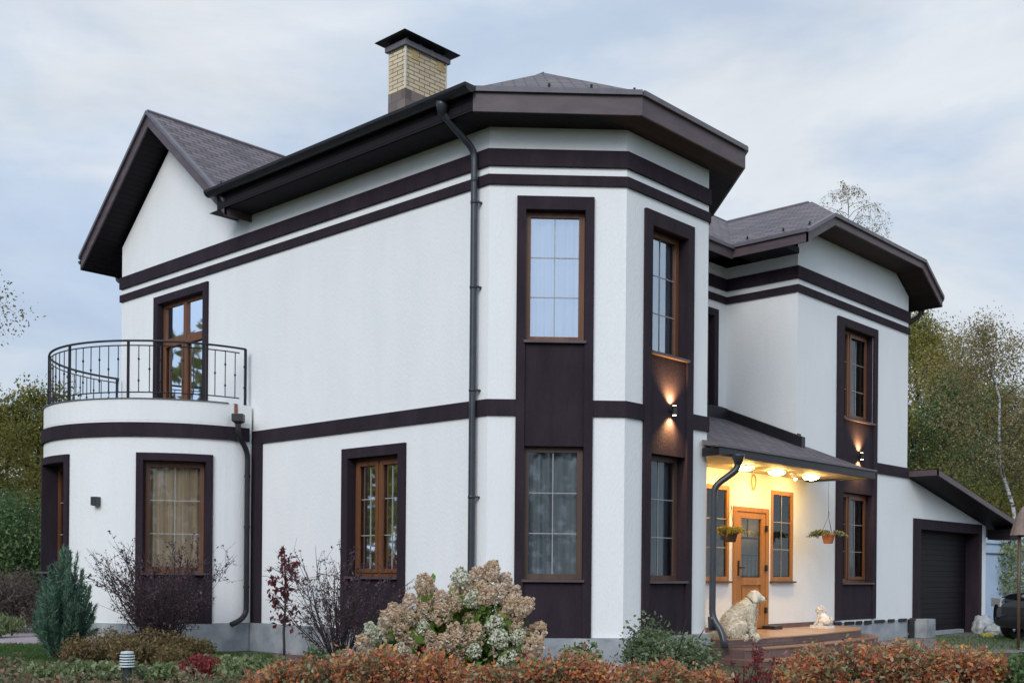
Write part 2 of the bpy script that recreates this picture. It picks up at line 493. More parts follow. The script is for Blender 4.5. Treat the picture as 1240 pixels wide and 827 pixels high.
wall.face([(GX2, GYF, -0.1), (GX2, YB, -0.1), (GX2, YB, 6.95), (GX2, GYF, 6.95)])
wall.face([(0, YB, -0.1), (GX2, YB, -0.1), (GX2, YB, 6.95), (0, YB, 6.95)])
# gable triangle
wall.face([(0, 10.07, 7.2), (0, 6.3, 7.2), (0, 8.19, 8.80)])
wall.build('wall', M['stucco'], house)

# terrace half-round
tw, tp = MB(), MB()
HT = [(-134.5, -110.0, 0.83, 2.65), (-197.0, -172.6, 0.83, 2.65)]
wall_panel(tw, rev, FT, -270, -90, 0, 3.64, HT, 0.5, 4.0)
tw.build('terrace_wall', M['stucco'], house, smooth=False)
# parapet: inner face, top, notch for the scupper
def arc(r0, r1, z0, z1, a0, a1, mb, step=4.0):
    k = max(1, int(abs(a1 - a0) / step))
    for q in range(k):
        a, b = a0 + (a1 - a0) * q / k, a0 + (a1 - a0) * (q + 1) / k
        P = lambda r, t, z: (TC[0] + r * math.cos(RD(t)), TC[1] + r * math.sin(RD(t)), z)
        mb.face([P(r1, a, z0), P(r1, b, z0), P(r1, b, z1), P(r1, a, z1)])
        mb.face([P(r0, b, z0), P(r0, a, z0), P(r0, a, z1), P(r0, b, z1)])
        mb.face([P(r0, a, z1), P(r1, a, z1), P(r1, b, z1), P(r0, b, z1)])
        mb.face([P(r0, b, z0), P(r1, b, z0), P(r1, a, z0), P(r0, a, z0)])
    for t in (a0, a1):
        mb.face([P(r0, t, z0), P(r1, t, z0), P(r1, t, z1), P(r0, t, z1)])
arc(2.02, 2.293, 3.3, 3.643, -270, -100.6, tp)
arc(2.02, 2.293, 3.3, 3.643, -96.4, -90, tp)
pb = tp.build('parapet', M['stucco'], house)
fl = MB(); fl.prism([(TC[0] + 2.28 * math.cos(RD(a)), TC[1] + 2.28 * math.sin(RD(a))) for a in range(-270, -89, 6)], 3.30, 3.42)
fl.build('terrace_floor', M['concrete'], house)
cp = MB(); arc(2.01, 2.315, 3.644, 3.656, -270, -100.8, cp); cp.build('coping', M['lip'], pb)
sp = MB(); sp.box(-98.2, -96.8, -0.2, 0.012, 3.42, 3.65, lambda u, n, z: FT(u, n, z))
sp.build('scupper_tile', noise_mat('red_clay', (0.22, 0.08, 0.06), (0.3, 0.13, 0.1), 20), pb)

# ------------------------------------------------------------------ plum bands and columns
def offset_path(path, d):
    res = []
    for k, p in enumerate(path):
        p = Vector(p)
        ns = []
        for a, b in ((k - 1, k), (k, k + 1)):
            if a < 0 or b >= len(path): continue
            t = (Vector(path[b]) - Vector(path[a])).normalized(); ns.append(Vector((t.y, -t.x)))
        n = ns[0] if len(ns) == 1 else (ns[0] + ns[1]) / (1 + ns[0].dot(ns[1]))
        res.append(p + n * d)
    return res
def band(mb, path, z0, z1, t=0.035, back=0.05):
    o = offset_path(path, t); i = offset_path(path, -back)
    for k in range(len(path) - 1):
        a, b, c, d = o[k], o[k + 1], i[k + 1], i[k]
        V = lambda p, z: (p.x, p.y, z)
        mb.face([V(a, z0), V(b, z0), V(b, z1), V(a, z1)])
        mb.face([V(a, z1), V(b, z1), V(c, z1), V(d, z1)])
        mb.face([V(a, z0), V(d, z0), V(c, z0), V(b, z0)])
    for k in (0, -1):
        mb.face([(o[k].x, o[k].y, z0), (i[k].x, i[k].y, z0), (i[k].x, i[k].y, z1), (o[k].x, o[k].y, z1)])
# outline walked so that outside lies on the right-hand side of travel ... (t.y,-t.x)
outer = [(0.4, YB), (0, YB), (0, 0), (1.32, -1.32), (3.34, -1.32), (4.66, 0), (4.66, 1.215), (7.88, 1.215), (7.88, GYF), (GX2, GYF), (GX2, 3)]
outer = [(x, y) for x, y in outer]
def outside(path, t):  # make sure the offset goes outwards
    a = offset_path(path, 1.0)
    return t
b1 = MB(); band(b1, outer, 6.373, 6.60, -0.04 if offset_path(outer, 1)[3].y > outer[3][1] else 0.04, -0.05 if offset_path(outer, 1)[3].y > outer[3][1] else 0.05)
b1.build('cornice_band', M['trim'], house)
sg = -1 if offset_path(outer, 1)[3].y > outer[3][1] else 1
b2 = MB(); band(b2, outer, 6.122, 6.257, 0.035 * sg, 0.05 * sg)
b2.build('cornice_band', M['trim'], house)
b3 = MB(); band(b3, [(0, 5.52), (0, 0), (0.267, -0.267)], 3.003, 3.219, 0.034 * sg, 0.05 * sg); b3.build('belt_band', M['trim'], house)
b3 = MB(); band(b3, [(1.008, -1.008), (1.32, -1.32), (1.722, -1.32)], 3.003, 3.219, 0.034 * sg, 0.05 * sg); b3.build('belt_band', M['trim'], house)
b3 = MB(); band(b3, [(2.912, -1.32), (3.34, -1.32), (3.9, -0.76)], 3.003, 3.219, 0.034 * sg, 0.05 * sg); b3.build('belt_band', M['trim'], house)
b3 = MB(); band(b3, [(11.192, GYF), (GX2, GYF), (GX2, 0.2)], 3.003, 3.219, 0.034 * sg, 0.05 * sg); b3.build('belt_band', M['trim'], house)
b4 = MB(); arc(2.2, 2.33, 3.035, 3.26, -268, -91.5, b4)
b4.build('belt_band', M['trim'], house)
vt = MB(); vt.box(5.235, 5.51, 0.0, 0.036, 0.0, 3.0, FL)
vt.build('corner_strip', M['trim'], house)
col = MB()
def column(T, o0, o1, i0, i1, top, it, wins, thick=0.045, topw=None):
    """plum column: two strips, head, panels between the openings. wins = [(z0,z1)] openings"""
    col.box(o0, i0, 0.0, thick, 0.0, top, T); col.box(i1, o1, 0.0, thick, 0.0, top, T)
    col.box(i0, i1, 0.0, thick, it, top, T)
    z = 0.0
    for a, b in wins:
        col.box(i0, i1, 0.0, 0.014, z, a, T); z = b
col = MB(); column(FC, 0.378, 1.4255, 0.498, 1.306, 5.968, 5.79, [(0.79, 0), (4.02, 0)][0:0] + [(0.79, 2.595), (4.02, 5.79)])
col.build('window_surround', M['trim'], house); col = MB()
column(FB, 1.723, 2.912, 1.88, 2.76, 5.94, 5.74, [(0.78, 2.565), (3.98, 5.74)])
col.build('window_surround', M['trim'], house); col = MB()
column(FE, 9.44, 11.19, 9.69, 11.03, 5.95, 5.79, [(0.74, 2.53), (4.0, 5.79)])
# ground floor window of the left wall and balcony door
col.build('window_surround', M['trim'], house); col = MB()
column(FL, 1.635, 3.095, 1.785, 2.945, 2.752, 2.60, [(0.80, 2.60)], 0.04)
col.build('window_surround', M['trim'], house); col = MB()
for a, b, c, d in ((6.935, 7.08, 3.35, 6.0), (8.64, 8.79, 3.35, 6.0), (7.08, 8.64, 5.86, 6.0)):
    col.box(a, b, 0.0, 0.04, c, d, FL)
col.build('window_surround', M['trim'], house); col = MB()
for a, b, c, d in ((6.2, 6.35, 3.3, 5.96), (7.42, 7.56, 3.3, 5.96), (6.35, 7.42, 5.83, 5.96)):
    col.box(a, b, 0.0, 0.04, c, d, FREC)
# garage door frame
col.build('window_surround', M['trim'], house); col = MB()
col.box(13.08, 13.43, 0.0, 0.04, GZ, 2.15, FE); col.box(16.86, 17.06, 0.0, 0.04, GZ, 2.15, FE); col.box(13.43, 16.86, 0.0, 0.04, 1.92, 2.15, FE)
# terrace window surrounds (curved)
col.build('garage_door_frame', M['trim'], house)
for a0, a1, in0, in1 in ((-137.3, -107.2, -134.5, -110.0), (-199.8, -169.8, -197.0, -172.6)):
    col = MB()
    def arcbox(u0, u1, z0, z1, t):
        k = max(1, int((u1 - u0) / 3.0))
        for q in range(k):
            col.box(u0 + (u1 - u0) * q / k, u0 + (u1 - u0) * (q + 1) / k, 0.0, t, z0, z1, FT)
    arcbox(a0, in0, 0.0, 2.77, 0.04); arcbox(in1, a1, 0.0, 2.77, 0.04); arcbox(in0, in1, 2.65, 2.77, 0.04); arcbox(in0, in1, 0.0, 0.83, 0.013)
    col.build('window_surround', M['trim'], house)
for r_ in REV + [rev]: r_.build('reveal', M['trim'], house)

# ------------------------------------------------------------------ plinth
REST = []
pl = MB()
poly_path = [(0, 5.52), (0, 0), (1.32, -1.32), (3.34, -1.32), (3.75, -0.91)]
band(pl, poly_path, GZ - 0.3, -0.004, 0.075 * sg, 0.05 * sg)
pl.build('plinth', M['concrete'], house); pl = MB()
arc(2.1, 2.32, GZ - 0.3, -0.004, -270, -91, pl)
pl.build('plinth', M['concrete'], house); pl = MB()
band(pl, [(9.0, GYF), (13.43, GYF)], GZ - 0.3, -0.055, 0.05 * sg, 0.05 * sg)
pl.build('plinth', M['concrete'], house); pl = MB()
pl.box(13.15, 13.62, 0.05, 0.30, GZ - 0.3, -0.06, FE)
pl.build('plinth', M['concrete'], house); pl = MB()
pl.box(16.8, 17.45, 0.03, 0.12, GZ - 0.3, -0.08, FE)
plo = pl.build('plinth', M['concrete'], house)
mem = MB()
rr = random.Random(3)
x = 9.3
while x < 12.9:
    l = rr.uniform(0.25, 0.5); mem = MB(); mem.box(x, x + l, 0.052, 0.075, -0.075 - rr.uniform(0, .03), -0.03, FE); mem.build('membrane', M['black_metal'], plo); x += l + rr.uniform(0.08, 0.25)
mem = MB()
mem.box(12.72, 12.98, 0.055, 0.1, GZ, -0.05, FE)
mem.build('membrane', M['black_metal'], plo)

# ------------------------------------------------------------------ windows
class In:
    """frame pushed into the wall by d"""
    def __init__(s, T, d): s.T = T; s.d = d
    def __call__(s, u, n, z): return s.T(u, n - s.d, z)
def window(T, u0, u1, z0, z1, d=0.15, wood='wood', fw=0.075, mull=(), trans=(), vb=1, hb=2, glass='glass', curtain='sheer', sill=True, name='window', label=None, cur_cover=(0, 1), side_frames=None):
    I = In(T, d)
    f = MB()
    f.box(u0, u0 + fw, 0, 0.06, z0, z1, I); f.box(u1 - fw, u1, 0, 0.06, z0, z1, I)
    f.box(u0 + fw, u1 - fw, 0, 0.06, z0, z0 + fw, I); f.box(u0 + fw, u1 - fw, 0, 0.06, z1 - fw, z1, I)
    for mu in mull: f.box(mu - 0.055, mu + 0.055, 0, 0.07, z0 + fw, z1 - fw, I)
    for tz in trans: f.box(u0 + fw, u1 - fw, 0.001, 0.065, tz - 0.045, tz + 0.045, I)
    if side_frames:
        for a, b, c, e in side_frames:
            f.box(a, a + 0.06, 0.06, 0.085, c, e, I); f.box(b - 0.06, b, 0.06, 0.085, c, e, I)
            f.box(a + 0.06, b - 0.06, 0.06, 0.085, c, c + 0.06, I); f.box(a + 0.06, b - 0.06, 0.06, 0.085, e - 0.06, e, I)
    wo = f.build(name, M[wood], house)
    if label: wo['label'] = label
    g = MB(); g.face([I(u0 + fw * .5, 0.03, z0 + fw * .5), I(u1 - fw * .5, 0.03, z0 + fw * .5), I(u1 - fw * .5, 0.03, z1 - fw * .5), I(u0 + fw * .5, 0.03, z1 - fw * .5)])
    g.build('pane', M[glass], wo)
    BN = 0.034
    b = MB()
    if vb or hb:
        edges = [u0 + fw] + sorted(mull) + [u1 - fw]
        for a, c in zip(edges, edges[1:]):
            for k in range(1, vb + 1):
                u = a + (c - a) * k / (vb + 1); b.box(u - 0.006, u + 0.006, 0.034, 0.040, z0 + fw, z1 - fw, I)
        for k in range(1, hb + 1):
            z = z0 + fw + (z1 - z0 - 2 * fw) * k / (hb + 1); b.box(u0 + fw, u1 - fw, 0.033, 0.039, z - 0.006, z + 0.006, I)
        b.build('glazing_bar', M['bar'], wo)
    if curtain:
        c = MB(); n = 60
        a0 = u0 - .12 + (u1 - u0 + .24) * cur_cover[0]; a1 = u0 - .12 + (u1 - u0 + .24) * cur_cover[1]
        rnd = random.Random(int(u0 * 1000) + int(z0 * 77)); ph = rnd.uniform(0, 6)
        for k in range(n):
            def P(q):
                u = a0 + (a1 - a0) * q / n
                return u, -0.07 + 0.025 * math.sin(u * 38 + ph + 1.3 * math.sin(u * 9 + ph))
            ua, na = P(k); ub, nb = P(k + 1)
            c.face([I(ua, na, z0), I(ub, nb, z0), I(ub, nb, z1), I(ua, na, z1)])
        c.build('curtain', M[curtain], wo, smooth=True)
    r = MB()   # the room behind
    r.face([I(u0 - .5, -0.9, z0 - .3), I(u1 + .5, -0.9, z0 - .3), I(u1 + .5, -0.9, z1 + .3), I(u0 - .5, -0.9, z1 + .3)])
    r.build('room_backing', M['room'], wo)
    if sill:
        s = MB(); s.box(u0 - 0.02, u1 + 0.02, -0.12, 0.075, z0 - 0.035, z0 - 0.002, T)
        s.build('sill', M['fascia'], wo)
    return wo
window(FC, 0.498, 1.306, 4.02, 5.79, glass='glass_up', label='tall upper window of the bay reflecting pale sky')
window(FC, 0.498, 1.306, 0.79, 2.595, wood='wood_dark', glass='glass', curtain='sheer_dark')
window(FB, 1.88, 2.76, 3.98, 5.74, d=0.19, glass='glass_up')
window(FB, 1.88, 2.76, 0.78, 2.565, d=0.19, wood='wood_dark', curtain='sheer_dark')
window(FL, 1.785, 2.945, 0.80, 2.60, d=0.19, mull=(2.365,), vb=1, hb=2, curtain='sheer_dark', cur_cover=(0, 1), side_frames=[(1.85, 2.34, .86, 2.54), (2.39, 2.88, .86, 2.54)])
window(FL, 7.08, 8.64, 3.3, 5.86, d=0.15, mull=(7.86,), trans=(5.15,), vb=0, hb=0, glass='glass_up', sill=False, name='balcony_door', side_frames=[(7.14, 7.84, 3.36, 5.1), (7.88, 8.58, 3.36, 5.1)])
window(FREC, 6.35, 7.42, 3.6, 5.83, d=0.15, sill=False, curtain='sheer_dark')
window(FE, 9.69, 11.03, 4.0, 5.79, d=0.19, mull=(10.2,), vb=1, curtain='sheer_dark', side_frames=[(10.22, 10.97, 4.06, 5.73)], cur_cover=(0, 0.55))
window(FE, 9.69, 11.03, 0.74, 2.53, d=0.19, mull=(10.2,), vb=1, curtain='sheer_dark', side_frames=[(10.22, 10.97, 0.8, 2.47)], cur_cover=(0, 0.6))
window(FE, 4.80, 5.58, 0.77, 2.38, d=0.05, wood='door_wood', curtain=None, vb=1)
window(FE, 6.97, 7.77, 0.77, 2.40, d=0.05, wood='door_wood', curtain=None, vb=1)
def tangent(angle):
    c = FT(angle, 0, 0); a = RD(angle)
    return Fr((c[0], c[1]), (-math.sin(a), math.cos(a)), (math.cos(a), math.sin(a)))
hw = 2.29 * math.sin(RD(12.25))
window(tangent(-122.25), -hw, hw, 0.83, 2.65, d=0.24, fw=0.09, curtain='tan', label='terrace room window with tan curtains')
window(tangent(-184.8), -hw, hw, 0.83, 2.65, d=0.33, fw=0.09, curtain='tan')

# entrance door
dr = MB(); T = In(FE, 0.05)
dr.box(5.70, 5.80, 0, 0.075, -0.08, 2.05, T); dr.box(6.78, 6.88, 0, 0.075, -0.08, 2.05, T); dr.box(5.80, 6.78, 0, 0.075, 1.97, 2.05, T)
do = dr.build('entrance_door', M['door_wood'], house)
lf = MB()
for a, b, c, d in ((5.805, 5.965, -.06, 1.965), (6.635, 6.775, -.06, 1.965), (5.965, 6.635, 1.86, 1.965), (5.965, 6.635, 0.70, 0.83), (5.965, 6.635, -.06, 0.16)):
    lf.box(a, b, 0.005, 0.06, c, d, T)
lf.box(5.965, 6.635, 0.005, 0.035, 0.16, 0.70, T); lf.box(6.03, 6.57, 0.035, 0.05, 0.22, 0.64, T)
lf.build('leaf', M['door_wood'], do)
g = MB(); g.face([T(5.965, 0.03, 0.83), T(6.635, 0.03, 0.83), T(6.635, 0.03, 1.86), T(5.965, 0.03, 1.86)]); g.build('pane', M['glass'], do)
h = MB(); h.box(5.855, 5.895, 0.06, 0.075, 0.86, 1.12, T); h.tube([T(5.875, 0.075, 1.0), T(5.875, 0.12, 1.0), T(5.99, 0.12, 1.0)], 0.012)
h.build('handle', M['black_metal'], do)
h = MB()
for z in (0.25, 1.0, 1.7): h.box(6.755, 6.805, 0.06, 0.1, z - 0.05, z + 0.05, T)
h.build('hinge', M['black_metal'], do)
gr_ = MB()      # wrought pattern seen behind the door glass
for k in range(5): gr_.tube([T(6.02 + k * .14, -0.02, .85), T(6.02 + k * .14, -0.02, 1.22)], 0.008, 5)
gr_.tube([T(5.97, -0.02, 1.22), T(6.63, -0.02, 1.22)], 0.01, 5); gr_.tube([T(5.97, -0.02, 1.52), T(6.63, -0.02, 1.52)], 0.02, 5); gr_.tube([T(6.3, -0.02, 1.52), T(6.3, -0.02, 1.85)], 0.012, 5)
gr_.build('inner_grille', M['black_metal'], do)
hall = MB(); hall.face([FE(4.4, -.75, -.1), FE(7.85, -.75, -.1), FE(7.85, -.75, 2.6), FE(4.4, -.75, 2.6)]); hall.face([FE(4.4, -1.2, -.09), FE(7.85, -1.2, -.09), FE(7.85, -.1, -.09), FE(4.4, -.1, -.09)])
hall.build('hall_backing', noise_mat('hall_wall', (0.25, 0.22, 0.15), (0.62, 0.54, 0.38), 1.5, 0.8), do)
sk = MB(); sk.box(6.9, 9.44, 0.0, 0.02, -0.08, 0.0, FE); sk.box(4.3, 5.69, 0.0, 0.02, -0.08, 0.0, FE)
sk.build('skirting', M['riser'], house)

# garage door
gdr = MB(); gdr.face([FE(gd0, -0.28, GZ), FE(gd1, -0.28, GZ), FE(gd1, -0.28, gdt), FE(gd0, -0.28, gdt)])
gdo = gdr.build('garage_door', M['garage_panel'], house)
th = MB(); th.box(13.6, 16.3, -0.24, -0.1, GZ, GZ + 0.09, FE)
th.build('threshold', noise_mat('galvanised_steel', (0.3, 0.33, 0.37), (0.42, 0.45, 0.48), 8, 0.4), gdo)

# ------------------------------------------------------------------ roofs
def clip(poly, a, b, c):
    """keep a*x+b*y+c >= 0"""
    res = []
    for k in range(len(poly)):
        p, q = poly[k], poly[(k + 1) % len(poly)]
        dp, dq = a * p[0] + b * p[1] + c, a * q[0] + b * q[1] + c
        if dp >= 0: res.append(p)
        if (dp > 0 > dq) or (dp < 0 < dq):
            t = dp / (dp - dq); res.append((p[0] + (q[0] - p[0]) * t, p[1] + (q[1] - p[1]) * t))
    return res
def height(planes, x, y): return min(a * x + b * y + c for a, b, c in planes)
def roof_faces(plan, planes):
    for i, (a, b, c) in enumerate(planes):
        p = list(plan)
        for j, (a2, b2, c2) in enumerate(planes):
            if i != j and p: p = clip(p, a2 - a, b2 - b, c2 - c - (1e-9 if j < i else 0))
        if len(p) >= 3: yield [(x, y, a * x + b * y + c) for x, y in p]
def roof(plan, planes, under, fas_edges, parent, lip=True, fas_h=None, uname='soffit', umat='soffit'):
    """shingled top, boarded underside, fascia on the listed plan edges"""
    top = MB()
    for f in roof_faces(plan, planes): top.face(f)
    ro = top.build('roof', M['shingle'], parent)
    un = MB()
    for f in roof_faces(plan, under): un.face(f[::-1])
    un.build(uname, M[umat], ro)
    fa, li = MB(), MB()
    for k in fas_edges:
        p, q = Vector(plan[k]), Vector(plan[(k + 1) % len(plan)])
        t = (q - p).normalized(); n = Vector((t.y, -t.x))
        ts = {0.0, 1.0}
        for pls in (planes, under):
            for i in range(len(pls)):
                for j in range(i):
                    d = [pls[i][m] - pls[j][m] for m in range(3)]
                    f0 = d[0] * p.x + d[1] * p.y + d[2]; f1 = d[0] * q.x + d[1] * q.y + d[2]
                    if f0 * f1 < 0: ts.add(f0 / (f0 - f1))
        ts = sorted(ts)
        for a, b in zip(ts, ts[1:]):
            A, B = p + (q - p) * a, p + (q - p) * b
            zt = [height(planes, *A), height(planes, *B)]; zu = [height(under, *A), height(under, *B)]
            ua, ub = (zu if fas_h is None else [z - fas_h for z in zt])
            def strip(mb, n0, n1, lo, hi):
                P = lambda X, d, z: (X.x + n.x * d, X.y + n.y * d, z)
                mb.face([P(A, n1, lo[0]), P(B, n1, lo[1]), P(B, n1, hi[1]), P(A, n1, hi[0])])
                mb.face([P(A, n1, lo[0]), P(B, n1, lo[1]), P(B, n0, lo[1]), P(A, n0, lo[0])])
                mb.face([P(A, n1, hi[0]), P(B, n1, hi[1]), P(B, n0, hi[1]), P(A, n0, hi[0])])
                mb.face([P(A, n0, lo[0]), P(A, n1, lo[0]), P(A, n1, hi[0]), P(A, n0, hi[0])])
                mb.face([P(B, n0, lo[1]), P(B, n1, lo[1]), P(B, n1, hi[1]), P(B, n0, hi[1])])
            strip(fa, -0.03, 0.0, [ua - 0.004, ub - 0.004], [zt[0] - 0.012, zt[1] - 0.012])
            if lip: strip(li, -0.05, 0.045, [zt[0] - 0.055, zt[1] - 0.055], [zt[0] + 0.012, zt[1] + 0.012])
    fa.build('fascia', M['fascia'], ro)
    if lip: li.build('drip_edge', M['lip'], ro)
    return ro
OV = 0.5
PB, ZE = 0.53, 7.2
r2 = math.sqrt(0.5)
cY = -1.32 - 0.45
plan1 = [(-0.53, 6.1), (-0.53, -0.20), (1.045, cY), (3.615, cY), (5.19, -0.20), (5.19, 6.1)]
pl1 = [(PB, 0, ZE + PB * 0.53), (PB * r2, PB * r2, ZE + PB * 0.73 * r2), (0, PB, ZE - PB * cY), (-PB * r2, PB * r2, ZE + PB * 5.39 * r2), (-PB, 0, ZE + PB * 5.19)]
roofs = roof(plan1, pl1, [(0, 0, 6.9)], [1, 2, 3, 4], house)
fx = MB(); fx.box(-0.53, -0.50, -0.19, 5.85, 6.90, 7.17); fx.build('shaded_eave_board', M['soffit'], roofs)  # left fascia: shade under the gutter put into its dark colour
roofs['label'] = 'low hipped roof over the octagonal bay'
# steep gable on the left
GP, GR_Z, GRY = 0.84, 9.2, 8.19
plan2 = [(-0.52, 5.62), (7.0, 5.62), (7.0, 10.76), (-0.52, 10.76)]
pl2 = [(0, GP, GR_Z - GP * GRY), (0, -GP, GR_Z + GP * GRY)]
un2 = [(a, b, c - 0.26) for a, b, c in pl2]
# underside only where it overhangs
roof(plan2, pl2, un2, [3, 0, 2], house)
# back wing
plan3 = [(2.0, 0.62), (7.15, 0.62), (10.4, 0.62), (10.4, 4.85), (2.0, 4.85)]
pl3 = [(0, 0.78, 6.97 - 0.78 * 0.62), (0, -0.78, 6.97 + 0.78 * 4.85)]
roof(plan3, pl3, [(0, 0, 6.83)], [0], house, fas_h=0.22)
# right wing: clipped gable
RYF = -0.9
plan4 = [(7.15, RYF), (13.15, RYF), (13.15, 9.5), (7.15, 9.5), (7.15, 0.62)]
pl4 = [(0.512, 0, 7.0 - 0.512 * 7.15), (-0.60, 0, 6.92 + 0.60 * 13.15), (0, 0.70, 7.50 - 0.70 * RYF)]
un4 = [(a, b, c - 0.22) for a, b, c in pl4[:2]] + [(0, 0, 7.32)]
ro4 = roof(plan4, pl4, un4, [0, 1, 4], house)
sb = MB(); sb.box(7.17, 7.9, -0.33, 1.3, 6.83, 6.94); sb.build('eave_box', M['soffit'], ro4)
# garage lean-to
gs = (3.15 - 2.06) / (12.85 - 18.6)
plan5 = [(12.76, -1.0), (18.75, -1.0), (18.75, 6.2), (12.76, 6.2)]
pg = [(gs, 0, 3.15 - gs * 12.85)]
ro5 = roof(plan5, pg, [(gs, 0, 3.15 - gs * 12.85 - 0.13)], [0, 1, 3], house, lip=False)
bx = MB(); bx.box(17.43, 18.1, -0.9, -0.35, 1.80, 2.05); bx.build('end_box', M['soffit'], ro5)
# porch roof
zp0, ps = 2.76, 0.405
plan6 = [(3.15, -1.62), (8.3, -1.62), (8.3, -0.325), (7.872, -0.325), (7.872, 1.208), (4.668, 1.208), (4.668, 0.0), (3.345, -1.33), (3.15, -1.36)]
pt6 = MB()
zf = lambda y: zp0 + ps * (y + 1.62)
pt6.face([(x, y, zf(y)) for x, y in plan6])
for k in range(len(plan6)):
    a, b = plan6[k], plan6[(k + 1) % len(plan6)]
    pt6.face([(a[0], a[1], zf(a[1]) - .05), (b[0], b[1], zf(b[1]) - .05), (b[0], b[1], zf(b[1])), (a[0], a[1], zf(a[1]))])
pro = pt6.build('porch_roof', M['shingle'], house)
cg = MB(); cg.box(3.36, 8.22, -1.58, -0.33, 2.655, 2.685); cg.build('porch_ceiling', M['ceiling'], pro)
fa = MB(); fa.box(3.15, 8.3, -1.66, -1.60, 2.62, 2.742); fa.box(8.22, 8.30, -1.60, -0.34, 2.62, 2.75)
fa.box(3.15, 3.2, -1.60, -1.36, 2.62, 2.742)
fa.build('fascia', M['gutter'], pro)
de = MB(); de.box(3.13, 8.32, -1.685, -1.60, 2.745, 2.775); de.build('drip_edge', M['lip'], pro)
fls = MB()
flT = lambda x, y, z: (x, y, zf(y) + z)
fls.box(7.74, 7.872, -0.50, 1.2, 0.0, 0.20, flT); fls.box(4.67, 7.74, 1.08, 1.205, 0.0, 0.22, flT); fls.box(7.885, 8.0, -0.345, -0.325, 0.02, 0.22, flT)
flo = fls.build('flashing', M['gutter'], pro)
# ridge caps and snow guards
rc = MB()
rc.tube([(-0.53, GRY, GR_Z - .01), (7, GRY, GR_Z - .01)], 0.05, 6)
rc.tube([(10.25, 0.75, 8.585), (10.25, 9.4, 8.585)], 0.045, 6); rc.tube([(2.33, 1.1, 8.72), (2.33, 6, 8.72)], 0.035, 6)
rc.tube([(3, 2.735, 8.62), (10.3, 2.735, 8.60)], 0.04, 6)
rc.build('ridge_cap', M['lip'], house)
sgd = MB()
def guard(x, y, z): sgd.box(x - 0.012, x + 0.012, y - 0.012, y + 0.012, z, z + 0.06); sgd.tube([(x - .05, y - .05, z + .02), (x + .05, y + .05, z + .04)], 0.008, 5)
for y in (0.5, -0.25): guard(7.45, y, height(pl4, 7.45, y))
guard(7.4, 1.3, height(pl4, 7.4, 1.3)); guard(6.3, 0.95, height(pl3, 6.3, .95)); guard(7.5, -.75, height(pl4, 7.5, -.75))
for x, y in ((0.75, -1.15), (0.35, -.75), (1.3, -1.45), (2.2, -1.5)): guard(x, y, height(pl1, x, y))
guard(-0.3, 6.1, height(pl2, -0.3, 6.1)); guard(0.1, 6.0, height(pl2, .1, 6.0))
sgd.build('snow_guard', M['black_metal'], house)

# chimney
cx0, cx1, cy0, cy1 = 3.155, 4.21, 5.31, 5.78
ch = MB(); ch.box(cx0, cx1, cy0, cy1, 9.99, 10.80); cho = ch.build('chimney', M['brick'], house)
st = MB(); st.box(cx0 - .01, cx1 + .01, cy0 - .01, cy1 + .01, 7.5, 9.99); st.build('chimney_base', M['stone'], cho)
cn = MB()
for x, y in ((cx0, cy0), (cx1, cy0), (cx0, cy1), (cx1, cy1)): cn.box(x - .015, x + .015, y - .015, y + .015, 9.992, 10.79)
cn.build('corner_bead', noise_mat('cream_metal', (0.6, 0.55, 0.45), (0.68, 0.62, 0.52), 9), cho)
cc = MB(); cc.box(cx0 - .06, cx1 + .06, cy0 - .06, cy1 + .06, 10.79, 10.885)
for x in (cx0 + .05, cx0 + .4, cx0 + .7, cx1 - .05):
    for y in (cy0 + .03, cy1 - .03): cc.box(x - .025, x + .025, y - .025, y + .025, 10.88, 10.97)
cc.build('crown_band', M['lip'], cho)
cap = MB()
a, b, c, d = (cx0 - .2, cy0 - .2), (cx1 + .2, cy0 - .2), (cx1 + .2, cy1 + .2), (cx0 - .2, cy1 + .2)
e1, e2 = (cx0 + .12, (cy0 + cy1) / 2), (cx1 - .12, (cy0 + cy1) / 2)
Q = lambda p, z: (p[0], p[1], z)
zc, zr = 10.965, 11.10
cap.face([Q(a, zc), Q(d, zc), Q(c, zc), Q(b, zc)])
cap.face([Q(a, zc + .01), Q(b, zc + .01), Q(e2, zr), Q(e1, zr)]); cap.face([Q(c, zc + .01), Q(d, zc + .01), Q(e1, zr), Q(e2, zr)])
cap.face([Q(d, zc + .01), Q(a, zc + .01), Q(e1, zr)]); cap.face([Q(b, zc + .01), Q(c, zc + .01), Q(e2, zr)])
cap.build('cap', M['gutter'], cho)
M['vent'] = noise_mat('vent_tan', (0.42, 0.30, 0.13), (0.5, 0.37, 0.17), 9)
for x in (cx0 + .23, cx1 - .16):
    vtm = MB(); vtm.box(x - .09, x + .09, cy0 - .012, cy0 + .02, 10.60, 10.78); vtm.build('vent_tile', M['vent'], cho)

# gutters and downpipes
gt = MB()
def half_gutter(mb, p0, p1, r=0.075):
    p0, p1 = Vector(p0), Vector(p1); d = (p1 - p0).normalized(); s = d.cross(Vector((0, 0, 1)))
    n = 8
    ring = lambda p, rr_: [p + s * (rr_ * math.cos(PI * k / n)) - Vector((0, 0, 1)) * (rr_ * math.sin(PI * k / n)) for k in range(n + 1)]
    A, B, A2, B2 = ring(p0, r), ring(p1, r), ring(p0, r - .008), ring(p1, r - .008)
    for k in range(n):
        mb.face([A[k], B[k], B[k + 1], A[k + 1]]); mb.face([A2[k], A2[k + 1], B2[k + 1], B2[k]])
    mb.face(A); mb.face(B)
gt = MB(); half_gutter(gt, (-0.635, 5.95, 7.20), (-0.635, -0.26, 7.20), 0.10); gt.build('gutter', M['gutter'], house)
gt = MB(); half_gutter(gt, (-0.5, 10.83, 6.98), (6, 10.83, 6.98), 0.07); gt.build('gutter', M['gutter'], house)
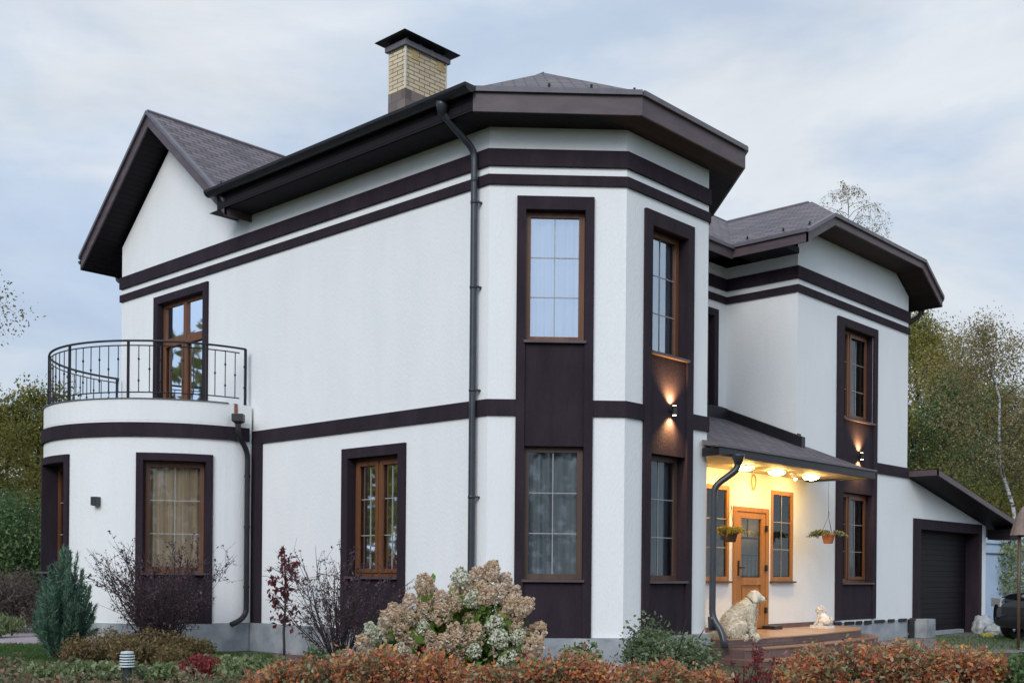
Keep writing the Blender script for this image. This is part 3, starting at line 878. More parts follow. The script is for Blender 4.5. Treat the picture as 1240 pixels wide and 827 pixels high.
gt = MB(); half_gutter(gt, (13.22, -0.88, 6.90), (13.22, 6, 6.90), 0.07); gt.build('gutter', M['gutter'], house)
def pipe(pts, r, name='downpipe', collars=(), mat='pipe'):
    # round the corners
    P = [Vector(p) for p in pts]; out_ = [P[0]]
    for k in range(1, len(P) - 1):
        a, b, c = P[k - 1], P[k], P[k + 1]
        r1_ = min(0.12, (b - a).length / 2, (c - b).length / 2)
        s0, s1 = b + (a - b).normalized() * r1_, b + (c - b).normalized() * r1_
        for t in (0, .25, .5, .75, 1): out_.append(s0 * (1 - t) ** 2 + b * 2 * t * (1 - t) + s1 * t * t)
    out_.append(P[-1])
    mb = MB(); mb.tube(out_, r, 12)
    for c, rad, hh in collars: mb.lathe([(rad, -hh), (rad, hh)], c, 12)
    return mb
p = pipe([(-0.61, 0.30, 7.10), (-0.61, 0.30, 6.98), (-0.09, 0.20, 6.60), (-0.09, 0.20, 0.1), (-0.14, 0.19, -0.2)], 0.048, collars=[((-0.09, 0.2, z), 0.054, 0.02) for z in (5.9, 4.75, 3.35, 1.9, 6.2)])
p.lathe([(0.05, 6.95), (0.085, 7.08), (0.09, 7.12)], (-0.61, 0.30, 0), 12)
for z in (5.9, 4.75, 3.35, 1.9): p.box(-0.09, 0.0, 0.13, 0.16, z - .012, z + .012)
p.build('downpipe', M['pipe'], house, smooth=True)
A1 = FT(-93.2, 0.09, 0)
hp = FT(-98.0, 0.14, 0)
p = pipe([(hp[0], hp[1], 3.28), (hp[0], hp[1], 3.12), (A1[0], A1[1], 2.86), (A1[0], A1[1], 0.16), (A1[0] - .12, A1[1] - .02, 0.05), (A1[0] - .30, A1[1] - 0.02, -0.02)], 0.045, collars=[((A1[0], A1[1], z), 0.051, 0.02) for z in (2.45, 1.6, 0.6)])
p.lathe([(0.045, 3.16), (0.06, 3.3), (0.13, 3.34), (0.13, 3.46)], (hp[0], hp[1], 0), 4)
p.build('downpipe', M['gutter'], house, smooth=False)
p = pipe([(3.55, -1.73, 2.62), (3.55, -1.73, 2.44), (3.34, -1.45, 2.18), (3.34, -1.44, 0.24), (3.34, -1.62, 0.02), (3.32, -1.68, -0.2)], 0.05)
p.lathe([(0.05, 2.50), (0.10, 2.63), (0.10, 2.66)], (3.55, -1.73, 0), 12)
p.lathe([(0.056, 0.05), (0.065, 0.22), (0.065, 0.25)], (3.34, -1.44, 0), 12)
p.build('downpipe', M['pipe'], house, smooth=True)
p = pipe([(0.3, 10.83, 6.92), (0.3, 10.83, 6.75), (0.3, 10.2, 6.55), (0.3, 10.13, 6.0), (0.3, 10.13, 3.7)], 0.05)
p.build('downpipe', M['pipe'], house, smooth=True)
p = pipe([(13.22, -0.4, 6.88), (13.2, -0.4, 6.6), (12.85, -0.2, 6.36), (12.82, 0.0, 3.3)], 0.05)
p.lathe([(0.05, 6.62), (0.10, 6.86), (0.10, 6.9)], (13.22, -0.4, 0), 12)
p.build('downpipe', M['gutter'], house, smooth=True)

# balcony railing
ra = MB(); RR = 2.21
angs = [-268 + k * 4.5 for k in range(0, 40)]
P = lambda a, z, r=RR: (TC[0] + r * math.cos(RD(a)), TC[1] + r * math.sin(RD(a)), z)
ra.tube([P(a, 4.60) for a in np.arange(-269, -90, 3)], 0.02, 6)
ra.tube([P(a, 4.52) for a in np.arange(-269, -92, 3)], 0.011, 5)
ra.tube([P(a, 3.76) for a in np.arange(-269, -92, 3)], 0.011, 5)
rao = ra.build('balcony_railing', M['iron'], house)
for k, a in enumerate(angs):
    if a > -92: break
    b = MB()
    if k % 7 == 0:
        b.tube([P(a, 3.55), P(a, 4.6)], 0.024, 6); nm = 'post'
    else:
        b.tube([P(a, 3.76), P(a, 4.52)], 0.009, 5); nm = 'baluster'
        zk = (3.95, 4.3) if k % 2 else (4.14,)
        for z in zk: b.lathe([(0.008, -.025), (0.022, 0), (0.008, .025)], P(a, z), 6)
    b.build(nm, M['iron'], rao)
b = MB(); b.tube([P(-92, 3.55), P(-92, 4.6)], 0.026, 6); b.build('post', M['iron'], rao)

# porch platform and steps
porch = empty('porch_platform', (5.5, -1, GZ))
tag(porch, 'tiled porch platform with brown stone edge and curved steps before the door', 'porch')
porch_inv = -Vector((5.5, -1, GZ))
def pf(off):
    front = [(3.50 , -1.62 - off), (4.2, -1.74 - off), (5.0, -1.79 - off), (6.0, -1.78 - off), (7.0, -1.66 - off)]
    for k in range(1, 9):
        t = PI / 2 * k / 8
        front.append((7.4 + (1.75 + off) * math.sin(t), -0.33 - (1.28 + off) * math.cos(t)))
    return [(3.50, -1.3)] + front + [(9.15 + off, -0.322)] + [(4.32, -0.322)]
def shifted(mb): mb.v = [tuple(Vector(v) + porch_inv) for v in mb.v]; return mb
q = MB(); q.prism(pf(0.0), -0.10, -0.08); shifted(q).build('floor_tiles', M['tile'], porch)
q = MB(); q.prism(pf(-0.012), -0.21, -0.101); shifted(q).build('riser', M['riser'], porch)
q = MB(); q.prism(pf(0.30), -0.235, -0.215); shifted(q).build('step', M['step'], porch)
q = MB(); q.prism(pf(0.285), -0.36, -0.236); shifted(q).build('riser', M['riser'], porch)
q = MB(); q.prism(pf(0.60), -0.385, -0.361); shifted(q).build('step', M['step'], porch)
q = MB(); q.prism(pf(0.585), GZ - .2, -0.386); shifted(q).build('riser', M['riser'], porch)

# ------------------------------------------------------------------ lamps
warm = (1.0, 0.62, 0.22)
for k, (x, lab) in enumerate(((5.11, 'round white ceiling lamp of the porch, nearest the downpipe'), (6.137, 'round white ceiling lamp of the porch, the middle one above the door'), (7.335, 'round white ceiling lamp of the porch, nearest the hanging terracotta pot'))):
    y = -0.905
    t = empty('ceiling_lamp', (x, y, 2.655))
    tag(t, lab, 'lamp', 'round lamps under the porch ceiling')
    b = MB(); b.lathe([(0.15, -0.02), (0.155, 0)], (0, 0, 0), 20); b.build('base', noise_mat('white_enamel', (.7, .7, .68), (.75, .75, .72), 4) if k == 0 else bpy.data.materials['white_enamel'], t)
    g = MB(); g.lathe([(0.03, -.085), (0.09, -0.075), (0.135, -0.045), (0.145, -0.021)], (0, 0, 0), 20)
    g.build('diffuser', mat_emit('lamp_glow', (1.0, 0.64, 0.20), 120) if k == 0 else bpy.data.materials['lamp_glow'], t, smooth=True)
t = empty('spotlight', (6.78, -0.85, 2.655))
tag(t, 'small lit spotlight on the porch ceiling between two round lamps', 'spotlight')
b = MB(); b.lathe([(0.05, -0.03), (0.055, 0)], (0, 0, 0), 12); b.tube([(0, 0, -.03), (0.03, -.03, -.08)], 0.035, 10); b.build('housing', bpy.data.materials['white_enamel'], t)
b = MB(); b.lathe([(0.005, -.035), (0.028, -.02), (0.03, 0)], (0.035, -.035, -.09), 10); b.build('bulb', mat_emit('bulb_glow', (1, .75, .4), 20), t)

def updown(T, u, z, label):
    c = T(u, 0.09, z)
    t = empty('wall_lamp', c)
    tag(t, label, 'wall lamp', 'cylindrical up and down wall lamps')
    b = MB(); b.lathe([(0.034, -0.065), (0.037, -0.06), (0.037, 0.06), (0.034, 0.065)], (0, 0, 0), 14)
    n = T.n; b.tube([Vector((0, 0, 0)) - n * 0.09, (0, 0, 0)], 0.02, 8)
    b.build('housing', M['black_metal'], t)
    for s, e in ((1, 150), (-1, 115)):
        g = MB(); g.lathe([(0.028, 0), (0.028, 0.004)], (0, 0, s * 0.0665 - .002), 12); g.build('lens', bpy.data.materials['bulb_glow'], t)
        ld = bpy.data.lights.new('beam', 'SPOT'); ld.energy = e; ld.color = (1.0, 0.55, 0.22); ld.spot_size = RD(115); ld.spot_blend = 1.0; ld.shadow_soft_size = 0.03
        lo = bpy.data.objects.new('beam', ld); COL.objects.link(lo); lo.parent = t
        lo.location = Vector((0, 0, s * 0.08))
        dirv = (Vector((0, 0, s)) - n * 0.40).normalized()
        lo.rotation_euler = (-dirv).to_track_quat('Z', 'Y').to_euler()
updown(FB, 2.36, 3.20, 'lit black cylinder wall lamp on the plum column of the bay')
updown(FE, 10.38, 3.28, 'lit black cylinder wall lamp on the plum column above the porch roof edge')
c = FT(-154.1, 0.0, 1.975); a = RD(-154.1)
t = empty('wall_lamp', c, a); tag(t, 'unlit small square dark grey wall lamp on the round terrace wall', 'wall lamp')
b = MB(); b.box(0.0, 0.11, -0.055, 0.055, -0.065, 0.075); b.build('housing', M['pipe'], t)
b = MB(); b.box(0.02, 0.09, -0.035, 0.035, -0.072, -0.066); b.build('lens', M['bar'], t)

# ring on the wall
q = MB(); T = FE
q.tube([T(6.33 + 0.07 * math.sin(2 * PI * k / 20), 0.03, 2.50 + 0.13 * math.cos(2 * PI * k / 20)) for k in range(21)], 0.012, 6)
tag(q.build('wall_ring', noise_mat('straw', (0.35, 0.24, 0.08), (0.5, 0.36, 0.14), 30)), 'oval straw ring hung on the wall above the entrance door', 'ring')


# ------------------------------------------------------------------ plants: tools
def quads(name, V4, mat, parent=None, loc=None):
    """V4: (N,4,3) -> one mesh of N leaf faces"""
    n = len(V4)
    me = bpy.data.meshes.new(name)
    me.vertices.add(n * 4); me.loops.add(n * 4); me.polygons.add(n)
    me.vertices.foreach_set('co', np.ascontiguousarray(V4, dtype=np.float32).ravel())
    me.loops.foreach_set('vertex_index', np.arange(n * 4, dtype=np.int32))
    me.polygons.foreach_set('loop_start', np.arange(0, n * 4, 4, dtype=np.int32))
    me.polygons.foreach_set('loop_total', np.full(n, 4, dtype=np.int32))
    me.update(calc_edges=True)
    return link(name, me, mat, parent, loc)
def unit(a): return a / np.maximum(np.linalg.norm(a, axis=1, keepdims=True), 1e-9)
def leaves(P, size, aspect, rng, bias=(0, 0, 0), bw=0.0, jit=0.35, fold=0.25, dirs=None, flat=0.0):
    """leaf rhombi at points P; long axis random, leaning to bias"""
    P = np.asarray(P, float); n = len(P)
    a = rng.normal(size=(n, 3)) if dirs is None else np.asarray(dirs, float) + rng.normal(size=(n, 3)) * 0.35
    a = unit(a) + np.array(bias) * bw
    a = unit(a)
    r = rng.normal(size=(n, 3)); r[:, 2] *= (1 - flat)
    b = unit(np.cross(a, r)); c = np.cross(a, b)
    L = (size * np.minimum(1.55, np.exp(rng.normal(size=n) * jit)))[:, None]
    W = L * aspect
    base = P - a * L * 0.5
    mid = P - a * L * 0.05
    return np.stack([base, mid + b * W * 0.5 + c * W * fold, P + a * L * 0.5, mid - b * W * 0.5 + c * W * fold], 1)
def blob(rng, n, c, r, shell=0.55):
    """points in an ellipsoid, denser outside"""
    d = unit(rng.normal(size=(n, 3)))
    q = (shell + (1 - shell) * rng.random(n) ** 0.6)[:, None]
    return np.array(c) + d * q * np.array(r)

# leaf materials
M['lf_olive'] = mat_leaf('olive_autumn_leaves', [(0, (0.045, 0.05, 0.012)), (.4, (0.085, 0.085, 0.02)), (.75, (0.14, 0.115, 0.028)), (1, (0.17, 0.095, 0.03))], 0.25, gain=2.3)
M['lf_green'] = mat_leaf('green_leaves', [(0, (0.025, 0.045, 0.018)), (.5, (0.05, 0.085, 0.032)), (1, (0.10, 0.13, 0.055))], 0.5, gain=2.3)
M['lf_yellow'] = mat_leaf('yellowing_leaves', [(0, (0.07, 0.07, 0.016)), (.5, (0.14, 0.12, 0.025)), (1, (0.25, 0.17, 0.04))], 0.3, gain=2.3)
M['lf_birch'] = mat_leaf('thin_birch_leaves', [(0, (0.07, 0.06, 0.025)), (.5, (0.11, 0.09, 0.04)), (1, (0.16, 0.12, 0.06))], 0.3, gain=2.3)
M['lf_brown'] = mat_leaf('grey_brown_twigs', [(0, (0.04, 0.034, 0.03)), (.6, (0.075, 0.06, 0.05)), (1, (0.12, 0.10, 0.085))], 0.5, gain=2.3)
M['lf_pale'] = mat_leaf('pale_yellow_green_leaves', [(0, (0.05, 0.075, 0.028)), (.45, (0.11, 0.14, 0.06)), (.8, (0.24, 0.26, 0.15)), (1, (0.26, 0.17, 0.12))], 2.5)
M['lf_juniper'] = mat_leaf('blue_green_needles', [(0, (0.026, 0.056, 0.036)), (.5, (0.055, 0.10, 0.068)), (1, (0.105, 0.165, 0.115))], 2.0, gain=2.2)
M['lf_dark'] = mat_leaf('dark_purple_leaves', [(0, (0.03, 0.018, 0.024)), (.6, (0.07, 0.042, 0.05)), (1, (0.15, 0.085, 0.085))], 1.5)
M['lf_maroon'] = mat_leaf('maroon_leaves', [(0, (0.055, 0.012, 0.018)), (.6, (0.10, 0.022, 0.03)), (1, (0.16, 0.05, 0.05))], 1.5)
M['lf_hedge'] = mat_leaf('turning_hedge_leaves', [(0, (0.07, 0.09, 0.04)), (.2, (0.10, 0.12, 0.055)), (.33, (0.18, 0.165, 0.095)), (.42, (0.10, 0.05, 0.035)), (.51, (0.20, 0.085, 0.045)), (.62, (0.36, 0.125, 0.045)), (.72, (0.22, 0.045, 0.042)), (.80, (0.42, 0.21, 0.05)), (.90, (0.26, 0.18, 0.12)), (1, (0.13, 0.03, 0.035))], 1.6, cl_amt=0.36, gain=2.1, rough=.36)
M['lf_red'] = mat_leaf('deep_red_leaves', [(0, (0.07, 0.016, 0.016)), (.6, (0.17, 0.03, 0.03)), (1, (0.27, 0.075, 0.05))], 2)
M['lf_cover'] = mat_leaf('brown_olive_perennials', [(0, (0.06, 0.05, 0.022)), (.5, (0.11, 0.085, 0.035)), (.8, (0.16, 0.09, 0.05)), (1, (0.10, 0.12, 0.05))], 1.6)
M['lf_mixed'] = mat_leaf('grey_green_leaves', [(0, (0.045, 0.065, 0.035)), (.5, (0.09, 0.12, 0.06)), (.85, (0.17, 0.19, 0.11)), (1, (0.24, 0.13, 0.09))], 2)
M['lf_hydr'] = mat_leaf('hydrangea_leaves', [(0, (0.035, 0.075, 0.012)), (.55, (0.085, 0.155, 0.025)), (.88, (0.16, 0.20, 0.035)), (1, (0.36, 0.28, 0.03))], 2)
M['petal_tan'] = mat_leaf('dried_tan_petals', [(0, (0.34, 0.235, 0.14)), (.5, (0.58, 0.44, 0.30)), (1, (0.85, 0.77, 0.62))], 6, 0.8, 0.4, gain=1.2)
M['petal_pink'] = mat_leaf('dusky_pink_petals', [(0, (0.37, 0.25, 0.17)), (.5, (0.58, 0.44, 0.32)), (1, (0.82, 0.72, 0.59))], 6, 0.8, 0.4, gain=1.2)
M['petal_cream'] = mat_leaf('cream_petals', [(0, (0.42, 0.44, 0.32)), (.5, (0.60, 0.60, 0.46)), (1, (0.72, 0.71, 0.58))], 6, 0.8, 0.25, gain=1)
M['grass'] = mat_leaf('lawn_blades', [(0, (0.025, 0.05, 0.014)), (.6, (0.05, 0.09, 0.025)), (1, (0.10, 0.13, 0.045))], 0.8)

def branchy(rng, height, n_limbs, spread, h0=0.25, lean=0.0, droop=0.0, trunk_r=0.12, twigs=6, crown=lambda t: math.sin(PI * min(1, 0.15 + t * 0.85)) ** 0.7, up=0.5, seg_n=6, lean_dir=None):
    """trunk + limbs as tubes; returns (MB of wood, tips along limbs (N,3), directions)"""
    mb = MB(); lm = MB(); tips = []; dirs = []
    ph = rng.random() * 6.28
    if lean_dir is not None: rng.random()
    tr = [Vector((0, 0, 0))]
    la = rng.random() * 6.28 if lean_dir is None else lean_dir
    for k in range(1, 9):
        t = k / 8
        tr.append(Vector((math.cos(la) * lean * t * height + rng.normal() * 0.012 * height, math.sin(la) * lean * t * height + rng.normal() * 0.012 * height, t * height * 0.94)))
    mb.tube(tr, [trunk_r * (1 - 0.9 * k / 8) + 0.008 for k in range(9)], 7)
    def on_trunk(t):
        x = t * 8; k = min(7, int(x)); return tr[k].lerp(tr[k + 1], x - k)
    for l in range(n_limbs):
        t = h0 + (1 - h0) * ((l + rng.random() * 0.8) / n_limbs)
        t = min(t, 0.985)
        a = l * 2.399 + ph + rng.normal() * 0.3
        ln = spread * crown((t - h0) / (1 - h0)) * (0.75 + 0.5 * rng.random())
        p = on_trunk(t); d = Vector((math.cos(a), math.sin(a), up * (0.6 + 0.8 * rng.random()))).normalized()
        pts = [p]
        for k in range(seg_n):
            d = (d + Vector(rng.normal(size=3)) * 0.14 + Vector((0, 0, -droop * (k + 1) / seg_n))).normalized()
            pts.append(pts[-1] + d * ln / seg_n)
        r0 = trunk_r * (1 - 0.85 * t) * 0.5 + 0.004
        lm.tube(pts, [max(0.004, r0 * (1 - k / (seg_n + 0.5))) for k in range(seg_n + 1)], 5, cap=False)
        for q in range(twigs):
            f = 0.25 + 0.75 * (q + rng.random()) / twigs
            x = f * seg_n; k = min(seg_n - 1, int(x)); b = pts[k].lerp(pts[k + 1], x - k)
            td = (Vector(rng.normal(size=3)) + (pts[k + 1] - pts[k]).normalized() * 0.7 + Vector((0, 0, -droop * 3.0))).normalized()
            tl = ln * (0.22 + 0.2 * rng.random())
            tp = [b]; dd = td
            for s_ in range(3):
                dd = (dd + Vector((0, 0, -droop * 1.2)) + Vector(rng.normal(size=3)) * 0.12).normalized(); tp.append(tp[-1] + dd * tl / 3)
            lm.tube(tp, [max(0.003, r0 * 0.35), max(.003, r0 * 0.28), max(.0025, r0 * .2), 0.002], 3, cap=False)
            for s_ in np.linspace(0.1, 1, 5):
                x = s_ * 3; k2 = min(2, int(x)); tips.append(tp[k2].lerp(tp[k2 + 1], x - k2)); dirs.append(tp[k2 + 1] - tp[k2])
    return mb, lm, np.array([tuple(v) for v in tips]), np.array([tuple(v) for v in dirs])

TREES = []
def make_tree(name, label, loc, seed, height, n_limbs, spread, leaf_n, leaf, sig, lmat, wmat='bark', group=None, cat='tree', rot=None, aspect=0.6, **kw):
    rng = np.random.default_rng(seed)
    t = empty(name, loc, rng.random() * 6.28 if rot is None else rot)
    tag(t, label, cat, group)
    mb, lm, tips, dirs = branchy(rng, height, n_limbs, spread, **kw)
    lm.build('limb', M['bark'] if wmat == 'birch' else M[wmat], t, uv=False, smooth=True)
    mb.build('trunk', M[wmat], t, uv=False, smooth=True)
    if leaf_n:
        idx = rng.integers(0, len(tips), leaf_n)
        # uneven crown: some twigs carry more than others
        wgt = rng.random(len(tips)) ** 1.6 + 0.05
        idx = rng.choice(len(tips), leaf_n, p=wgt / wgt.sum())
        P_ = tips[idx] + rng.normal(size=(leaf_n, 3)) * sig
        quads('crown', leaves(P_, leaf, aspect, rng, bias=(0, 0, -1), bw=0.5), M[lmat], t)
    return t
def again(src, loc, rz, sc, label):
    c = copy_tree(src); c.location = loc; c.rotation_euler = (0, 0, rz); c.scale = (sc, sc, sc * 1.0); c['label'] = label
    return c

# ------------------------------------------------------------------ ground
g = MB()
R_ = [0, 30, 80, 200, 500, 1200]
cgx, cgy = 2, 2
for k in range(len(R_) - 1):
    for q in range(32):
        a, b = 2 * PI * q / 32, 2 * PI * (q + 1) / 32
        P = lambda r, t: (cgx + r * math.cos(t), cgy + r * math.sin(t), GZ)
        g.face([P(R_[k], a), P(R_[k + 1], a), P(R_[k + 1], b), P(R_[k], b)] if k else [P(0, 0), P(R_[1], a), P(R_[1], b)])
tag(g.build('ground', noise_mat('grass_and_soil', (0.03, 0.042, 0.016), (0.06, 0.062, 0.03), 0.9, 0.95, 0.5, 20), uv=False), kind='structure')
def sheet(name, pts, mat, dz=0.004):
    s = MB(); s.face([(p[0], p[1], GZ + dz) for p in pts]); return tag(s.build(name, M[mat]), kind='structure')
M['asphalt'] = noise_mat('worn_concrete_drive', (0.11, 0.105, 0.10), (0.19, 0.18, 0.17), 1.4, 0.9, 0.4, 40)
M['red_gravel'] = noise_mat('red_gravel', (0.10, 0.055, 0.05), (0.19, 0.11, 0.10), 14, 0.95, 0.6, 60)
M['soil'] = noise_mat('garden_soil', (0.03, 0.022, 0.016), (0.06, 0.045, 0.032), 5, 0.95, 0.6, 30)
sheet('drive', [(9.2, -0.34), (9.2, -3.2), (13, -5.5), (34, -5.5), (34, 1.4), (17.5, 1.4), (17.5, -0.34)], 'asphalt')
sheet('path', [at(-260, 20.0, 0), at(66, 19.6, 0), at(48, 27, 0), at(-260, 29, 0)], 'paving')
sheet('gravel_strip', [(-0.09, 1.2), (-0.09, 5.25), (-1.0, 5.0), (-1.0, 1.2)], 'red_gravel')
sheet('flower_bed', [at(20, 15.6, 0), at(330, 16.0, 0), at(640, 13.9, 0), at(900, 13.9, 0), at(1240, 14, 0), at(1300, 9, 0), at(-60, 9, 0)], 'soil')

# lawn blades on the left and along the drive
rng = np.random.default_rng(5)
def lawn_patch(name, quad, n, hgt, label=None):
    q = np.array([tuple(p)[:2] for p in quad]); s_, t_ = rng.random(n)[:, None], rng.random(n)[:, None]
    xy = (q[0] * (1 - s_) + q[1] * s_) * (1 - t_) + (q[3] * (1 - s_) + q[2] * s_) * t_
    P_ = np.c_[xy, np.full(n, GZ + hgt * 0.42)]
    o = quads(name, leaves(P_, hgt, 0.12, rng, bias=(0, 0, 1), bw=1.6), M['grass'])
    return tag(o, kind='stuff')
lawn_patch('grass', [at(-120, 19.5, 0), at(75, 19.5, 0), at(120, 13.2, 0), at(-120, 13.2, 0)], 26000, 0.07)
lawn_patch('grass', [at(210, 18, 0), at(330, 17.4, 0), at(345, 14, 0), at(180, 14, 0)], 9000, 0.08)
lawn_patch('grass', [(9.3, -2.4), (13.6, -0.6), (16, -1.6), (11, -4.2)], 3500, 0.07)

# ------------------------------------------------------------------ background trees
ta = make_tree('broadleaf_tree', 'olive broadleaf tree, first one right of the house wall', at(1108, 50, GZ), 11, 11.6, 30, 3.4, 34000, 0.095, 0.30, 'lf_olive', h0=0.1, trunk_r=0.16, droop=0.08, group='trees right of the house')
tb = make_tree('broadleaf_tree', 'thin yellow-olive tree behind the garage roof, between two pale trunks', at(1165, 56, GZ), 12, 12.6, 26, 3.0, 20000, 0.09, 0.32, 'lf_birch', h0=0.15, trunk_r=0.13, droop=0.1, group='trees right of the house')
ta.scale = (1.1, 1.1, 1.16)
again(ta, at(1290, 54, GZ), 2.0, 1.0, 'olive broadleaf tree beyond the lantern post, at the picture edge')
again(ta, at(1060, 56, GZ), 3.9, 0.98, 'olive broadleaf tree mostly hidden behind the house wall')
again(ta, at(1150, 62, GZ), 5.1, 0.86, 'dense olive tree low behind the thin pale trunk')
again(ta, at(1215, 60, GZ), 0.7, 0.9, 'dense olive tree low behind the leaning birch')
again(tb, at(1330, 48, GZ), 1.1, 1.0, 'thin tree right of the lantern post, outermost')
b1_ = make_tree('birch_tree', 'leaning white birch behind the garage roof end', at(1240, 42, GZ), 21, 11.4, 24, 3.0, 15000, 0.08, 0.30, 'lf_birch', 'birch', h0=0.42, trunk_r=0.10, droop=0.16, up=0.9, lean=0.13, lean_dir=math.atan2(.733, -.68), rot=0.0, group='birches')
gt_ = make_tree('broadleaf_tree', 'darker green broadleaf tree between the house corner and the pale trunk', at(1140, 49, GZ), 15, 10.4, 30, 3.0, 26000, 0.09, 0.30, 'lf_green', h0=0.08, trunk_r=0.14, droop=0.08, group='trees right of the house')
again(gt_, at(1216, 52, GZ), 2.7, 1.0, 'darker green broadleaf tree behind the leaning birch')
b2_ = again(b1_, at(1171, 50, GZ), 3.4, 0.9, 'slim pale birch trunk left of the leaning birch')
make_tree('birch_tree', 'weeping birch top showing above the right wing ridge', at(1028, 46, GZ), 23, 18.6, 26, 2.3, 1900, 0.075, 0.07, 'lf_birch', 'birch', h0=0.76, trunk_r=0.08, droop=0.5, up=1.2, twigs=9, group='birches', aspect=.5)
again(b1_, at(-148, 25, GZ), 5.0, 0.86, 'birch hanging its twigs into the upper left sky')
again(b1_, at(1112, 56, GZ), 4.2, 1.28, 'birch crown just right of the right wing eave')
# understory right
def bush(name, label, loc, seed, r, n, leaf, lmat, group=None, lumps=9, aspect=0.6, stems=7, cat='shrub', twig=True, bw=0.3):
    rng = np.random.default_rng(seed)
    t = empty(name, loc, rng.random() * 6); tag(t, label, cat, group)
    P_ = []
    for k in range(lumps):
        d = unit(rng.normal(size=(1, 3)))[0]; d[2] = abs(d[2])
        c = np.array((d[0] * r[0] * 0.58, d[1] * r[1] * 0.58, r[2] * (0.30 + 0.45 * d[2] * rng.random() + 0.15 * rng.random())))
        s_ = 0.34 + 0.26 * rng.random()
        P_.append(blob(rng, n // lumps, c, (r[0] * s_, r[1] * s_, r[2] * s_ * 0.8), 0.35))
    P_ = np.concatenate(P_); P_ = P_[P_[:, 2] > 0.02]
    P_ += rng.normal(size=P_.shape) * 0.04 * min(r)
    quads('foliage', leaves(P_, leaf, aspect, rng, bias=(0, 0, 1), bw=bw), M[lmat], t)
    if stems:
        mb = MB()
        for k in range(stems):
            a = rng.random() * 6.28; e = np.array((math.cos(a) * r[0] * 0.7, math.sin(a) * r[1] * 0.7, r[2] * (0.6 + 0.5 * rng.random())))
            mb.tube([(e[0] * .06, e[1] * .06, 0), tuple(e * np.array((.45, .45, .5))), tuple(e)], [0.012 * r[2] + .003, 0.008 * r[2] + .002, 0.002], 5, cap=False)
        mb.build('stem', M['twig'], t, uv=False)
    return t
u1 = bush('understory_bush', 'large olive-green bush right of the house corner, above the garage roof', at(1115, 42, GZ), 31, (2.6, 2.2, 5.6), 34000, 0.085, 'lf_olive', 'bushes behind the garage', lumps=16)
for px_, d_, s_, lb in ((1175, 45, 1.05, 'olive-green bush above the middle of the garage roof'), (1235, 46, 0.95, 'olive-green bush behind the leaning birch foot'), (1310, 42, 1.0, 'olive-green bush right of the lantern post'), (1060, 44, 1.1, 'olive-green bush behind the house corner')):
    again(u1, at(px_, d_, GZ), d_ * 1.3, s_, lb)
for px_, d_, s_, lb in ((1132, 50, 1.45, 'tall olive bush mass right of the house corner'), (1195, 52, 1.35, 'tall olive bush mass in the middle of the gap beside the house'), (1255, 54, 1.5, 'tall olive bush mass at the right picture edge')):
    again(u1, at(px_, d_, GZ), d_ * 1.9, s_, lb)
bush('yellow_bush', 'yellow-olive bush standing among darker bushes behind the garage', at(1160, 37, GZ), 33, (1.7, 1.5, 4.2), 14000, 0.085, 'lf_yellow', None, lumps=12)
bush('elder_bush', 'pale-leaved bush showing above the lower end of the garage roof', at(1205, 34.5, GZ), 34, (1.5, 1.1, 3.4), 5000, 0.115, 'lf_pale', None, lumps=10, aspect=0.5)
# left side
lt = make_tree('broadleaf_tree', 'yellow-green tree at the left picture edge behind the terrace', at(-25, 34, GZ), 41, 6.6, 30, 2.6, 22000, 0.085, 0.24, 'lf_yellow', h0=0.06, trunk_r=0.10, droop=0.05, group='trees left of the terrace')
lt2 = make_tree('broadleaf_tree', 'brown-olive tree next to the round terrace wall', at(42, 33, GZ), 42, 6.9, 30, 2.4, 20000, 0.085, 0.24, 'lf_olive', h0=0.05, trunk_r=0.10, droop=0.06, group='trees left of the terrace')
again(lt, at(-110, 36, GZ), 2.4, 1.05, 'yellow-green tree left of the picture edge')
again(lt2, at(105, 40, GZ), 3.0, 1.05, 'brown-olive tree seen through the balcony railing')
again(lt2, at(10, 42, GZ), 1.4, 1.05, 'brown-olive tree behind the yellow-green one at left')
again(lt, at(165, 44, GZ), 4.0, 1.0, 'yellow-green tree behind the house end wall')
gb = bush('green_bush', 'broad dark-green bush in front of the trees at the left edge', at(12, 27.5, GZ), 43, (1.5, 1.3, 3.3), 12000, 0.08, 'lf_green', 'green bushes at left', lumps=14)
again(gb, at(-75, 28, GZ), 1.9, 1.0, 'broad dark-green bush left of the picture edge')
again(gb, at(52, 30, GZ), 3.1, 0.8, 'smaller dark-green bush beside the terrace window')
tw_ = bush('twiggy_shrub', 'grey-brown leafless shrub by the path at the left edge', at(18, 23.5, GZ), 44, (1.0, 0.8, 1.45), 9000, 0.11, 'lf_brown', 'grey twiggy shrubs', lumps=10, aspect=0.13, stems=16)
again(tw_, at(-45, 24, GZ), 2.0, 1.1, 'grey-brown leafless shrub left of the picture edge')
bush('grass_clump', 'light green grassy clump beside the pink path', at(8, 21.6, GZ), 45, (0.45, 0.4, 0.42), 1500, 0.10, 'lf_pale', None, lumps=5, aspect=0.2, stems=0, cat='plant', bw=1.0)

